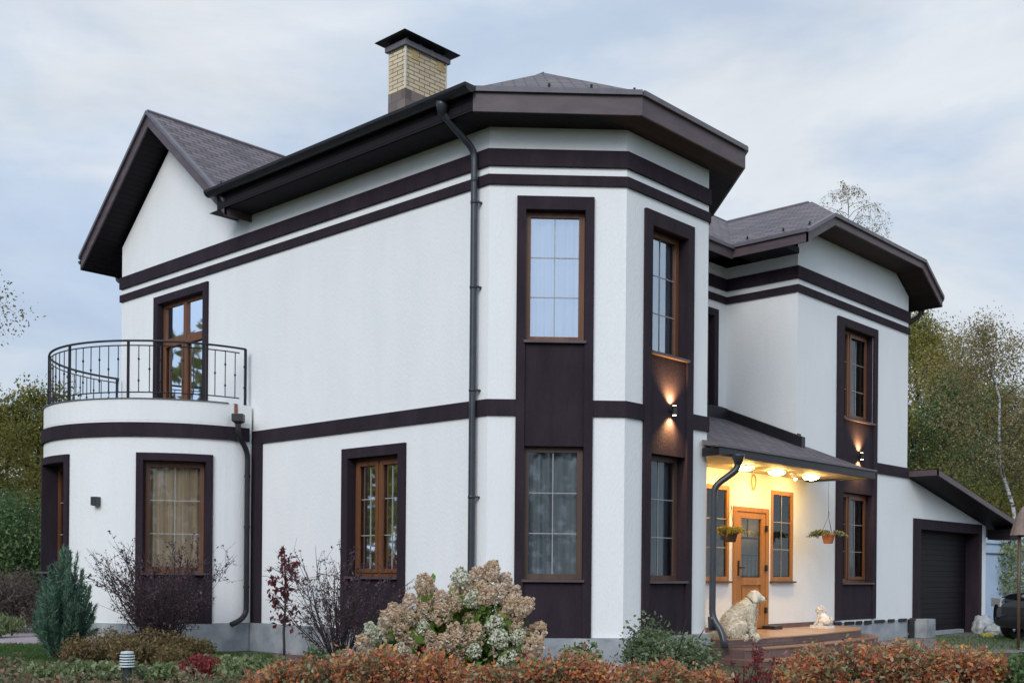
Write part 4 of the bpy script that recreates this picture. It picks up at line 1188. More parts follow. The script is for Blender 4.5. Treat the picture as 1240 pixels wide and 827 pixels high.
# ------------------------------------------------------------------ garden plants, left
def juniper():
    rng = np.random.default_rng(51)
    t = empty('juniper', at(78, 16.3, GZ)); tag(t, 'blue-green upright juniper with feathery plumes beside the terrace', 'conifer')
    V4 = []; mb = MB()
    for k in range(95):
        a = k * 2.4 + rng.normal() * .3; f = (k + .5) / 95; rad = 0.40 * f ** .6
        b = np.array((math.cos(a) * rad * .5, math.sin(a) * rad * .5, 0.05 + .25 * rng.random()))
        top = np.array((math.cos(a) * rad * 1.2, math.sin(a) * rad * 1.2, (1.62 - 1.0 * f) * (0.72 + .4 * rng.random())))
        n = 230
        s_ = rng.random(n) ** 0.75
        wd = 0.085 * (1 - s_) ** 0.5 + 0.008
        P_ = b + (top - b) * s_[:, None] + unit(rng.normal(size=(n, 3))) * (wd * rng.random(n))[:, None]
        ax = unit((top - b)[None, :])
        dd = unit(P_ - (b + (top - b) * s_[:, None])) * .55 + ax * .9
        V4.append(leaves(P_, 0.085, 0.13, rng, dirs=dd, jit=0.35))
        mb.tube([tuple(b * .3), tuple(b), tuple(top)], [.014, .009, .002], 4, cap=False)
    quads('foliage', np.concatenate(V4), M['lf_juniper'], t); mb.build('stem', M['twig'], t, uv=False)
juniper()
def twig_shrub(name, label, loc, seed, h, spread, n_st, leaf_n, leaf, lmat, sub=7, wmat='twig', wmul=1.0, arch=0.25):
    rng = np.random.default_rng(seed)
    t = empty(name, loc); tag(t, label, 'shrub')
    mb = MB(); pts = []; dr_ = []
    for k in range(n_st):
        a = rng.random() * 6.28; rr_ = math.sqrt(rng.random())
        d = Vector((math.cos(a) * rr_ * spread / h, math.sin(a) * rr_ * spread / h, 1)).normalized()
        ln = h * (0.65 + 0.45 * rng.random()); p = Vector((math.cos(a) * .06, math.sin(a) * .06, 0)); st_ = [p]
        for q in range(6):
            d = (d + Vector(rng.normal(size=3)) * 0.10 + Vector((math.cos(a), math.sin(a), -0.4)) * arch * 0.25 * q / 6).normalized(); st_.append(st_[-1] + d * ln / 6)
        mb.tube(st_, [w_ * wmul for w_ in (.012, .011, .009, .007, .005, .004, .002)], 5, cap=False)
        for q in range(sub):
            f = 0.25 + 0.73 * rng.random(); x = f * 6; j = min(5, int(x)); b = st_[j].lerp(st_[j + 1], x - j)
            e = (st_[j + 1] - st_[j]).normalized() + Vector(rng.normal(size=3)) * 0.55; e.normalize()
            l2 = h * (0.10 + 0.16 * rng.random()); c = b + e * l2 * .5; e2 = (e + Vector(rng.normal(size=3)) * .25 + Vector((0, 0, .1))).normalized(); dd = c + e2 * l2 * .5
            mb.tube([b, c, dd], [.004 * wmul, .003 * wmul, .0015], 3, cap=False)
            for s_ in np.linspace(.1, 1, 6):
                pts.append(tuple(b.lerp(c, s_ * 2) if s_ < .5 else c.lerp(dd, s_ * 2 - 1))); dr_.append(tuple(e2))
    mb.build('stem', M[wmat], t, uv=False)
    if leaf_n:
        pts = np.array(pts); i = rng.integers(0, len(pts), leaf_n)
        quads('foliage', leaves(pts[i] + rng.normal(size=(leaf_n, 3)) * leaf * .45, leaf, .55, rng, bias=(0, 0, -.3), bw=.6), M[lmat], t)
    return t
twig_shrub('barberry', 'dark purple twiggy shrub in front of the terrace window', at(196, 16.7, GZ), 52, 1.75, 1.0, 62, 5200, 0.038, 'lf_dark', sub=15)
make_tree('sapling', 'slim sapling with drooping maroon leaves before the grey plinth', at(345, 16.8, GZ), 53, 1.75, 22, .38, 300, .085, .035, 'lf_maroon', 'twig', None, 'sapling', h0=.28, trunk_r=.014, twigs=2, droop=.12, up=.9, aspect=.5)
twig_shrub('bare_shrub', 'bare dark-stemmed shrub under the left ground floor window', at(412, 15.6, GZ), 54, 1.65, 1.15, 44, 3000, 0.035, 'lf_dark', sub=12)
def clump(name, label, loc, seed, r, n, leaf, lmat, group=None, aspect=0.5, lumps=7, bw=0.6):
    return bush(name, label, loc, seed, r, n, leaf, lmat, group, lumps=lumps, aspect=aspect, stems=5, cat='plant', bw=bw)
cv = clump('perennial', 'brown-olive low perennial right of the juniper', at(135, 15.6, GZ), 61, (0.5, 0.4, 0.48), 3600, 0.05, 'lf_cover', 'brown perennials in the bed')
for px_, d_, s_, lb in ((180, 15.9, 1.0, 'brown-olive low perennial below the dark shrub'), (105, 14.9, 0.9, 'brown-olive low perennial in front of the juniper foot'), (165, 14.7, 0.95, 'brown-olive low perennial behind the bollard light'), (222, 15.8, 0.9, 'brown-olive low perennial beside the plinth'), (205, 14.6, .75, 'brown-olive low perennial behind the red mound')):
    again(cv, at(px_, d_, GZ), px_ * .1, s_, lb)
clump('red_barberry', 'low deep-red mound in the bed right of the bollard light', at(238, 13.6, GZ), 62, (0.42, 0.34, 0.34), 3600, 0.045, 'lf_red', None, aspect=.35)
clump('green_cushion', 'bright green cushion plant at the plinth', at(238, 17.0, GZ), 63, (0.36, 0.3, 0.3), 2200, 0.05, 'lf_green', None)
pv = clump('variegated_plant', 'pale green leafy plant at the lower edge, left of the bollard light', at(110, 12.9, GZ), 64, (0.40, 0.32, 0.34), 900, 0.075, 'lf_pale', 'pale leafy plants in the bed', aspect=.5)
for px_, d_, s_, lb in ((185, 12.8, .95, 'pale green leafy plant right beside the bollard light'), (290, 13.4, 1.0, 'pale green leafy plant right of the red mound'), (60, 13.1, .9, 'pale green leafy plant nearest the lawn'), (325, 14.3, .9, 'pale green leafy plant below the sapling'), (262, 14.8, .8, 'pale green leafy plant behind the red mound')):
    again(pv, at(px_, d_, GZ), px_ * .07, s_, lb)

rng = np.random.default_rng(66)
n_ = 9000
px_ = rng.uniform(-40, 345, n_); d_ = rng.uniform(11.6, 15.2, n_)
hh_ = .05 + .13 * (np.sin(px_ * .09) * .5 + .5) * (np.sin(px_ * .21 + d_ * 4) * .5 + .5) + .05 * rng.random(n_)
f_, r_ = np.array(fwd), np.array(rt0)
P_ = np.array((CAM.x, CAM.y, 0)) + f_ * d_[:, None] + r_ * (((px_ - 620) / FPX) * d_)[:, None]
P_[:, 2] = GZ + .02 + hh_ * rng.random(n_) ** .5
M['lf_ground'] = mat_leaf('mixed_low_leaves', [(0, (.05, .075, .03)), (.4, (.10, .12, .055)), (.6, (.17, .17, .10)), (.75, (.26, .13, .08)), (.9, (.30, .20, .15)), (1, (.34, .34, .24))], 1.8, cl_amt=.4, gain=1.2)
tag(quads('ground_cover', leaves(P_, .055, .5, rng, bias=(0, 0, .4), bw=.5), M['lf_ground']), kind='stuff')
# ------------------------------------------------------------------ hedge along the front
def hedge(name, label, px0, px1, d0, d1, topf, n, seed, leaf=0.042, lmat='lf_hedge', half=0.33):
    rng = np.random.default_rng(seed)
    t = empty(name, at((px0 + px1) / 2, (d0 + d1) / 2, GZ)); tag(t, label, 'hedge')
    org = np.array(t.location)
    u = rng.random(n * 2)
    px = px0 + (px1 - px0) * u
    d = d0 + (d1 - d0) * u
    ztop = np.interp(px, *zip(*topf))                     # height of the clipped top above ground
    ztop = ztop * .92 * (1 + 0.07 * np.sin(px * .11) + 0.07 * np.sin(px * .31 + 1) + .07 * np.sin(px * .73) + .05 * np.sin(px * 1.7))
    across = (rng.random(n * 2) * 2 - 1)
    v = rng.random(n * 2) ** 0.7
    face = np.maximum(np.abs(across), v)                  # leaves sit near the surface
    patch = np.sin(px * .052 + seed) + np.sin(px * .137 + 2 * seed) + np.sin(px * .29 + v * 5 + seed * 3) + .6 * np.sin(v * 9 + px * .2)
    keep = ((face > 0.7) | (rng.random(n * 2) < 0.12)) & (rng.random(n * 2) < np.clip(.66 + .42 * patch, .05, 1))
    px, d, ztop, across, v = [q[keep][:n] for q in (px, d, ztop, across, v)]
    dd = d + across * half
    lat = (px - 620) / FPX * d
    f_ = np.array(fwd); r_ = np.array(rt0)
    P_ = np.array(CAM) * np.array((1, 1, 0)) + f_ * dd[:, None] + r_ * lat[:, None]
    P_[:, 2] = GZ + 0.05 + (ztop - 0.05) * v
    P_ += rng.normal(size=P_.shape) * np.array((.04, .04, .035))
    P_[:, 2] += (rng.random(len(P_)) < .10) * rng.random(len(P_)) * .11
    quads('foliage', leaves(P_ - org, leaf, .55, rng, bias=tuple(-f_ * .4 + np.array((0, 0, .5))), bw=.4, jit=.5), M[lmat], t)
    mb = MB()
    k = 0
    x = 0.0
    while x < 1:
        p_ = at(px0 + (px1 - px0) * x, d0 + (d1 - d0) * x, GZ) - Vector(org)
        hh = float(np.interp(px0 + (px1 - px0) * x, *zip(*topf)))
        for q in range(13):
            e = p_ + Vector((rng.normal() * .16, rng.normal() * .16, hh * (.75 + .36 * rng.random())))
            mb.tube([p_ + Vector((rng.normal() * .03, rng.normal() * .03, 0)), p_.lerp(e, .5) + Vector(rng.normal(size=3)) * .03, e], [.009, .006, .002], 4, cap=False)
        x += 0.22 / abs((px1 - px0) / FPX * d0)
    mb.build('stem', M['twig'], t, uv=False)
    return t
hedge('hedge', 'long low hedge of orange-red leaves before the porch and garage', 950, 1206, 11.0, 11.6, [(950, .40), (975, .55), (1040, .60), (1110, .61), (1190, .58), (1206, .5)], 24000, 71)
hedge('hedge', 'low orange hedge at the lower edge, left of the hydrangea', 300, 560, 11.4, 11.0, [(300, .18), (330, .33), (400, .46), (470, .52), (530, .52), (560, .46)], 21000, 72)
hedge('hedge', 'short orange hedge between hydrangea and green shrub', 560, 745, 11.0, 11.0, [(560, .30), (620, .42), (680, .50), (745, .46)], 16000, 73)
hedge('hedge', 'low red-leaved hedge piece in front of the green shrub', 748, 880, 10.9, 11.0, [(748, .34), (790, .44), (850, .42), (880, .3)], 9500, 74, lmat='lf_hedge')
twig_shrub('red_shrub', 'thin red-leaved shrub before the porch steps', at(905, 11.8, GZ), 86, .58, .30, 12, 380, .05, 'lf_red', sub=8)
gsb = bush('green_shrub', 'loose grey-green shrub under the bay, before the right-hand bay window', at(812, 12.6, GZ), 75, (0.72, 0.45, 0.82), 5200, 0.05, 'lf_mixed', None, lumps=14)
bush('green_shrub', 'dark green shrub at the right end of the orange hedge', at(1238, 11.3, GZ), 76, (0.42, 0.4, 0.62), 4500, 0.045, 'lf_green', None, lumps=9)
bush('spirea', 'small grey-green plant at the foot of the hydrangea', at(622, 12.0, GZ), 77, (0.4, 0.3, 0.46), 2200, 0.05, 'lf_mixed', None, lumps=7)
bush('spirea', 'yellow-green plant by the grey plinth of the bay', at(702, 12.4, GZ), 78, (0.3, 0.25, 0.52), 1200, 0.06, 'lf_pale', None, lumps=6)
bush('spirea', 'grey-green plant under the bare shrub', at(392, 13.5, GZ), 79, (0.4, 0.3, 0.5), 1500, 0.05, 'lf_mixed', None, lumps=6)

# ------------------------------------------------------------------ hydrangea
def hydrangea():
    rng = np.random.default_rng(81)
    base = at(548, 12.7, GZ)
    t = empty('hydrangea', base); tag(t, 'big panicle hydrangea with tan and cream flower heads before the bay', 'shrub')
    heads = {}
    for kind in ('petal_tan', 'petal_pink', 'petal_cream'):
        n = 330
        d = unit(rng.normal(size=(n, 3)))
        P_ = d * np.array((.10, .10, .125)) * (0.78 + .22 * rng.random(n))[:, None]
        P_[:, :2] *= (1 - 0.28 * (P_[:, 2:3] / .125))
        P_ += 0.012 * np.sin(P_[:, [1, 2, 0]] * 95)
        V4 = leaves(P_, .034, .85, rng, dirs=unit(np.cross(d, rng.normal(size=(n, 3)))), fold=.1)
        me = quads('flower_head', V4, M[kind], None)
        heads[kind] = me.data; bpy.data.objects.remove(me)
    wood = MB(); LV = []
    f_, r_ = np.array(fwd), np.array(rt0)
    prof = [(-1.15, .42), (-.95, .62), (-.6, 1.0), (-.45, 1.22), (-.1, 1.22), (.2, 1.36), (.5, 1.38), (.72, 1.18), (.9, .95), (1.0, .7)]
    pts = []
    tries = 0
    while len(pts) < 84 and tries < 9000:
        tries += 1
        x = rng.uniform(-1.12, .98); top = np.interp(x, *zip(*prof)); z = top * (1 - .68 * rng.random() ** 1.25)
        y = -math.sqrt(max(0, 1 - (x / 1.3) ** 2)) * .75 * (1 - (z / 1.5) ** 2) + rng.normal() * .08
        if rng.random() < .22: y = -y * .8
        p_ = np.array((x, y, z))
        if all(np.linalg.norm((p_ - q) * np.array((1, .8, 1))) > .145 for q in pts): pts.append(p_)
    for p_ in pts:
        w_ = r_ * p_[0] + f_ * p_[1] + np.array((0, 0, p_[2]))
        low = p_[2] < .75
        kind = rng.choice(['petal_cream', 'petal_tan', 'petal_pink'], p=(.38, .42, .2) if low else (.04, .61, .35))
        o = bpy.data.objects.new('flower_head', heads[kind]); COL.objects.link(o); o.parent = t
        o.location = w_; s_ = rng.uniform(.74, 1.12); o.scale = (s_, s_, s_ * rng.uniform(.85, 1.1))
        tilt = Vector((w_[0] * .5, w_[1] * .5, .8)).normalized()
        o.rotation_euler = tilt.to_track_quat('Z', 'Y').to_euler()
        b = np.array((rng.normal() * .08, rng.normal() * .08, 0))
        wood.tube([tuple(b), tuple(b * .4 + w_ * np.array((.5, .5, .55))), tuple(w_ * np.array((.97, .97, .96)))], [.011, .008, .005], 5, cap=False)
        m_ = 64
        s2 = .30 + .58 * rng.random(m_)
        Q = b + (w_ - b) * s2[:, None] + rng.normal(size=(m_, 3)) * .075
        LV.append(leaves(Q, .11, .55, rng, bias=tuple(-f_ * .4 + np.array((0, 0, .4))), bw=.8))
    V = np.concatenate(LV); V = V[V[:, :, 2].min(1) > .05]
    quads('foliage', V, M['lf_hydr'], t); wood.build('stem', M['twig'], t, uv=False)
hydrangea()

# ------------------------------------------------------------------ bollard light
t = empty('bollard_light', at(155, 12.5, GZ)); tag(t, 'short bollard garden light with stacked pale louvre rings in the bed', 'garden light')
b = MB(); t.location.z = GZ - .05
b.lathe([(.05, 0), (.05, .30)], (0, 0, 0), 16); b.build('post', M['pipe'], t, smooth=False)
b = MB()
for k in range(5): b.lathe([(.045, .305 + k * .03), (.085, .306 + k * .03), (.08, .318 + k * .03), (.045, .322 + k * .03)], (0, 0, 0), 18)
b.lathe([(.075, .455), (.07, .475), (.02, .482)], (0, 0, 0), 18)
b.build('louvre', noise_mat('pale_grey_plastic', (.45, .52, .52), (.55, .62, .62), 6, .5), t)
b = MB(); b.lathe([(.035, .30), (.035, .46)], (0, 0, 0), 12); b.build('lens', M['bar'], t)

# ------------------------------------------------------------------ fence, gate, lantern post, sacks
fn = empty('boundary_fence', (17.6, 1.6, GZ)); tag(fn, 'pale blue-white boundary fence with flat panels beyond the garage', 'fence')
b = MB(); b.box(0, .12, -.05, .05, 0, 2.62); b.box(2.25, 26, -.03, .03, 0, 2.62); b.box(.12, 2.25, -.03, .03, 2.02, 2.62); b.build('panel', M['fence_white'], fn)
b = MB(); b.box(0, 26, -.06, -.035, 2.02, 2.06); b.box(0, 26, -.06, -.035, 2.32, 2.34); b.build('rail', M['pipe'], fn)
b = MB(); b.box(.13, 2.24, -.02, .02, 0.02, 2.0); b.build('gate', M['garage_panel'], fn)
lp = empty('lantern_post', at(1234, 20.6, GZ)); tag(lp, 'thin dark post with conical weathered wooden hood beside the car', 'lantern')
b = MB(); b.tube([(0, 0, 0), (0, 0, 2.25)], .03, 8); b.build('post', M['wood_dark'], lp, smooth=True)
b = MB(); b.lathe([(.24, 2.12), (.235, 2.14), (.16, 2.42), (.05, 2.62), (.01, 2.66)], (0.06, -.06, 0), 14); b.build('hood', noise_mat('weathered_boards', (.10, .075, .065), (.24, .19, .17), 9, .8, .3, 40, (1, 1, .2)), lp)
rng = np.random.default_rng(9)
def sack(loc, r, seed, label, name='plastic_sack'):
    rng = np.random.default_rng(seed); bm = bmesh.new(); bmesh.ops.create_icosphere(bm, subdivisions=4, radius=1)
    ph = rng.random(6) * 6
    for v in bm.verts:
        c = v.co.copy(); k = 1 + .10 * math.sin(c.x * 5 + ph[0]) * math.sin(c.y * 6 + ph[1]) + .07 * math.sin(c.z * 11 + c.x * 7 + ph[2]) + .04 * math.sin(c.y * 19 + c.z * 13 + ph[3])
        v.co = Vector((c.x * r[0] * k, c.y * r[1] * k, max(-.35, c.z) * r[2] * k))
        v.co.z += .35 * r[2]
    me = bpy.data.meshes.new(name); bm.to_mesh(me); bm.free()
    for p in me.polygons: p.use_smooth = True
    o = link(name, me, M['sack'], None, loc); tag(o, label, 'sack', 'plastic sacks by the garage')
mt, t_, b_ = new_mat('white_plastic_film'); b_.inputs['Base Color'].default_value = (.40, .42, .43, 1); b_.inputs['Roughness'].default_value = .3; M['sack'] = mt
sack(at(1190, 26.5, GZ), (.27, .24, .32), 1, 'tall crumpled white plastic sack leaning at the garage corner')
sack(at(1207, 25.8, GZ), (.36, .26, .2), 2, 'flat white plastic sack in the middle of the heap')
sack(at(1224, 25.4, GZ), (.30, .22, .15), 3, 'flat white plastic sack nearest the car')
b = MB(); b.box(-.13, .13, -.05, .05, 0, .09); yo = b.build('yellow_float', noise_mat('yellow_plastic', (.55, .5, .08), (.65, .58, .12), 8), None, at(1196, 24.9, GZ)); yo.rotation_euler = (0, 0, -.7)
tag(yo, 'small yellow block lying in front of the white sacks', 'tool')
bm_ = MB(); bm_.box(6.64, 6.92, -.60, -.36, -.08, -.02)
tag(bm_.build('door_mat', M['black_metal']), 'small thick black mat at the right foot of the entrance door', 'mat')

# ------------------------------------------------------------------ hanging baskets
def basket(loc, ztop, label, potm, lmat, seed, spread, n):
    rng = np.random.default_rng(seed)
    t = empty('hanging_basket', loc); tag(t, label, 'hanging plant', 'hanging plants on the porch')
    b = MB(); b.lathe([(.075, -.10), (.082, -.09), (.115, .04), (.13, .045), (.13, .085), (.118, .085), (.105, .03)], (0, 0, 0), 18); b.build('pot', potm, t)
    b = MB()
    for k in range(3): b.tube([(.125 * math.cos(k * 2.09), .125 * math.sin(k * 2.09), .08), (0, 0, .40)], .0035, 4)
    b.tube([(0.0, 0, .40), (0.02, 0, .44), (0, 0, .49)], .008, 5); b.tube([(0, 0, .49), (0, 0, ztop - loc[2])], .0035, 4); b.build('wire', M['iron'], t)
    V = []; st_ = MB()
    for k in range(n):
        a = rng.random() * 6.28; L_ = spread * (.5 + .7 * rng.random()); p_ = Vector((.06 * math.cos(a), .06 * math.sin(a), .07)); d = Vector((math.cos(a) * .8, math.sin(a) * .8, .9)); q = [p_]
        for s_ in range(6): d = (d + Vector((0, 0, -.33))).normalized(); q.append(q[-1] + d * L_ / 6)
        st_.tube(q, .003, 3, cap=False)
        P_ = np.array([tuple(q[j].lerp(q[j + 1], rng.random())) for j in range(1, 6) for _ in range(4)])
        V.append(leaves(P_ + rng.normal(size=P_.shape) * .015, .05, .5, rng))
    quads('foliage', np.concatenate(V), M[lmat], t); st_.build('stem', M['twig'], t, uv=False)
M['terracotta'] = noise_mat('terracotta', (.32, .11, .045), (.42, .16, .07), 6, .7)
basket(Vector((8.02, -.9, 1.56)), 2.655, 'trailing plant in a terracotta hanging pot before the white wall', M['terracotta'], 'lf_mixed', 91, .34, 22)
basket(Vector((4.70, -.9, 1.50)), 2.655, 'bushy yellowing plant in a brown hanging basket beside the entrance door', noise_mat('coir', (.06, .035, .02), (.12, .075, .045), 30, .9, .5, 60), 'lf_yellow', 92, .30, 34)

# ------------------------------------------------------------------ skinned figures: the dog and the lion statue
def skin(name, verts, edges, radii, voxel, parent=None, mat=None):
    """one continuous body: tapered capsules along the skeleton, fused by a voxel remesh"""
    bm = bmesh.new()
    for a, b in edges:
        A, B = Vector(verts[a]), Vector(verts[b]); ra_, rb_ = radii[a], radii[b]
        n = max(2, int((B - A).length / (0.22 * min(ra_, rb_))) + 1)
        for k in range(n + 1):
            t_ = k / n
            bmesh.ops.create_icosphere(bm, subdivisions=2, radius=ra_ * (1 - t_) + rb_ * t_, matrix=Matrix.Translation(A.lerp(B, t_)))
    me = bpy.data.meshes.new(name); bm.to_mesh(me); bm.free()
    o = bpy.data.objects.new(name, me); COL.objects.link(o)
    rm = o.modifiers.new('r', 'REMESH'); rm.mode = 'VOXEL'; rm.voxel_size = voxel; rm.use_smooth_shade = True
    sm = o.modifiers.new('m', 'SMOOTH'); sm.factor = .5; sm.iterations = 5
    dg = bpy.context.evaluated_depsgraph_get(); dg.update()
    me2 = bpy.data.meshes.new_from_object(o.evaluated_get(dg)); me2.name = name
    bpy.data.objects.remove(o)
    for p in me2.polygons: p.use_smooth = True
    return link(name, me2, mat, parent)
def chain(vs, es, rs, start, items):
    k = start
    for p, r in items:
        vs.append(p); rs.append(r); es.append((k, len(vs) - 1)); k = len(vs) - 1
    return k
def dog():
    t = empty('dog', at(894, 16.95, -0.08), math.atan2(rt0.y, rt0.x) + 0.12); t.location.z = -0.078; t.scale = (.95, .95, .95)
    tag(t, 'large cream long-haired dog sitting on the porch edge looking right', 'dog')
    # x forward, y to its left
    vs, es, rs = [(-.14, 0, .17)], [], [.155]
    c = chain(vs, es, rs, 0, [((-.06, 0, .29), .17), ((.06, 0, .40), .165), ((.15, 0, .47), .145)])
    chest = c
    h = chain(vs, es, rs, chest, [((.20, 0, .55), .115), ((.235, 0, .62), .10), ((.275, 0, .655), .108), ((.345, 0, .635), .070), ((.39, 0, .615), .056), ((.415, 0, .612), .046)])
    chain(vs, es, rs, chest, [((.19, 0, .36), .12)])
    for s in (-1, 1):
        chain(vs, es, rs, chest, [((.19, s * .09, .36), .078), ((.195, s * .10, .22), .056), ((.22, s * .10, .10), .047), ((.235, s * .10, .045), .046), ((.29, s * .105, .03), .04)])
        chain(vs, es, rs, 0, [((-.12, s * .12, .17), .13), ((.03, s * .155, .20), .085), ((-.07, s * .165, .07), .06), ((.02, s * .165, .04), .05), ((.09, s * .165, .03), .04)])
    chain(vs, es, rs, 0, [((-.26, .02, .07), .06), ((-.36, .06, .045), .05), ((-.44, .12, .04), .03)])
    fur = noise_mat('cream_fur', (.64, .55, .41), (.78, .71, .57), 9, .95, .5, 40, (1, 1, .6), spec=.1)
    body = skin('body', vs, es, rs, .014, t, fur)
    # lay a rough coat over the body
    me = body.data; n = len(me.vertices); co = np.empty(n * 3); me.vertices.foreach_get('co', co); co = co.reshape(-1, 3)
    no = np.empty(n * 3); me.vertices.foreach_get('normal', no); no = no.reshape(-1, 3)
    rng = np.random.default_rng(4)
    head = (co[:, 2] > .56)
    w_ = np.where(head & (co[:, 0] > .31), 0.02, 1.0) * np.where(co[:, 2] < .05, .3, 1)
    k = rng.choice(n, 16000, p=w_ / w_.sum())
    ln = np.where(head[k],   .035, .065) * (.6 + .8 * rng.random(16000))
    flow = unit(no[k] * .42 + np.array((-.4, 0, -.75)) + rng.normal(size=(16000, 3)) * .24)
    P_ = co[k] + flow * ln[:, None] * .3
    a = flow; b = unit(np.cross(a, no[k] + 1e-3)); L_ = ln[:, None]
    V = np.stack([P_ - a * L_ * .5, P_ + b * L_ * .12, P_ + a * L_ * .6, P_ - b * L_ * .12], 1)
    quads('coat', V, mat_leaf('cream_hair', [(0, (.66, .56, .40)), (.5, (.77, .69, .54)), (1, (.82, .77, .65))], 5, .9, .2, .1, gain=1), t)
    for s in (-1, 1):
        # hanging ear
        bm = bmesh.new(); bmesh.ops.create_uvsphere(bm, u_segments=12, v_segments=8, radius=1)
        for v in bm.verts: v.co = Vector((v.co.x * .05, v.co.y * .018, v.co.z * .075))
        e_ = bpy.data.meshes.new('ear'); bm.to_mesh(e_); bm.free()
        o = link('ear', e_, fur, t, (.245, s * .108, .632)); o.rotation_euler = (s * .22, -.15, 0)
        for p in e_.polygons: p.use_smooth = True
        q = MB(); q.lathe([(.001, -.012), (.009, -.008), (.012, 0), (.009, .008), (.001, .012)], (.352, s * .052, .682), 10); q.build('eye', M['black_metal'], t, smooth=True)
    q = MB(); q.lathe([(.002, -.02), (.016, -.014), (.022, 0), (.017, .012), (.002, .018)], (.455, 0, .628), 10); q.build('nose', M['black_metal'], t, smooth=True)
    q = MB(); q.tube([(.375, -.036, .588), (.42, -.028, .585), (.45, 0, .588), (.42, .028, .585), (.375, .036, .588)], .006, 5); q.build('mouth', M['black_metal'], t, smooth=True)
    q = MB(); q.tube([(.20 + .115 * math.cos(a) * .55, .118 * math.sin(a), .565 - .115 * math.cos(a) * .8) for a in np.linspace(0, 2 * PI, 17)], .01, 6); q.build('collar', noise_mat('brown_leather', (.10, .07, .04), (.16, .11, .07), 20), t)
dog()
def lion():
    t = empty('lion_statue', Vector((7.95, -.86, -.08)), math.atan2(rt0.y, rt0.x) + PI - .9); tag(t, 'small white sitting lion statue on the porch by the white wall', 'statue')
    pm = noise_mat('white_painted_plaster', (.52, .50, .47), (.74, .73, .70), 14, .7, .4, 40)
    q = MB(); q.box(-.16, .22, -.11, .11, 0, .05); q.build('base', pm, t)
    vs, es, rs = [(-.09, 0, .13)], [], [.075]
    c = chain(vs, es, rs, 0, [((0, 0, .19), .075), ((.05, 0, .25), .075)])
    chain(vs, es, rs, c, [((.08, 0, .32), .075), ((.115, 0, .325), .055), ((.155, 0, .31), .034)])
    for s in (-1, 1):
        chain(vs, es, rs, c, [((.08, s * .05, .19), .036), ((.10, s * .055, .10), .028), ((.15, s * .055, .065), .028)])
        chain(vs, es, rs, 0, [((-.08, s * .075, .12), .055), ((.0, s * .09, .13), .04), ((-.03, s * .09, .07), .03), ((.04, s * .09, .065), .026)])
    skin('body', vs, es, rs, .008, t, pm)
    rng = np.random.default_rng(2); d = unit(rng.normal(size=(130, 3))); d = d[(d[:, 0] < .35)]
    q = MB()
    for v in d:   # mane locks
        p_ = np.array((.075, 0, .315)) + v * np.array((.075, .085, .09)); e = p_ + v * .012 + np.array((-.01, 0, -.03))
        q.tube([tuple(p_), tuple((p_ + e) / 2 + v * .008), tuple(e)], [.014, .012, .004], 5)
    q.build('mane', pm, t, smooth=True)
    q = MB(); q.tube([(-.16, 0, .08), (-.21, .03, .12), (-.20, .04, .19), (-.16, .04, .2)], [.015, .013, .013, .022], 6); q.build('tail', pm, t, smooth=True)
    q = MB()
    for s in (-1, 1): q.lathe([(.001, -.008), (.007, 0), (.001, .008)], (.162, s * .022, .338), 8)
    q.build('eye', M['pipe'], t)
lion()

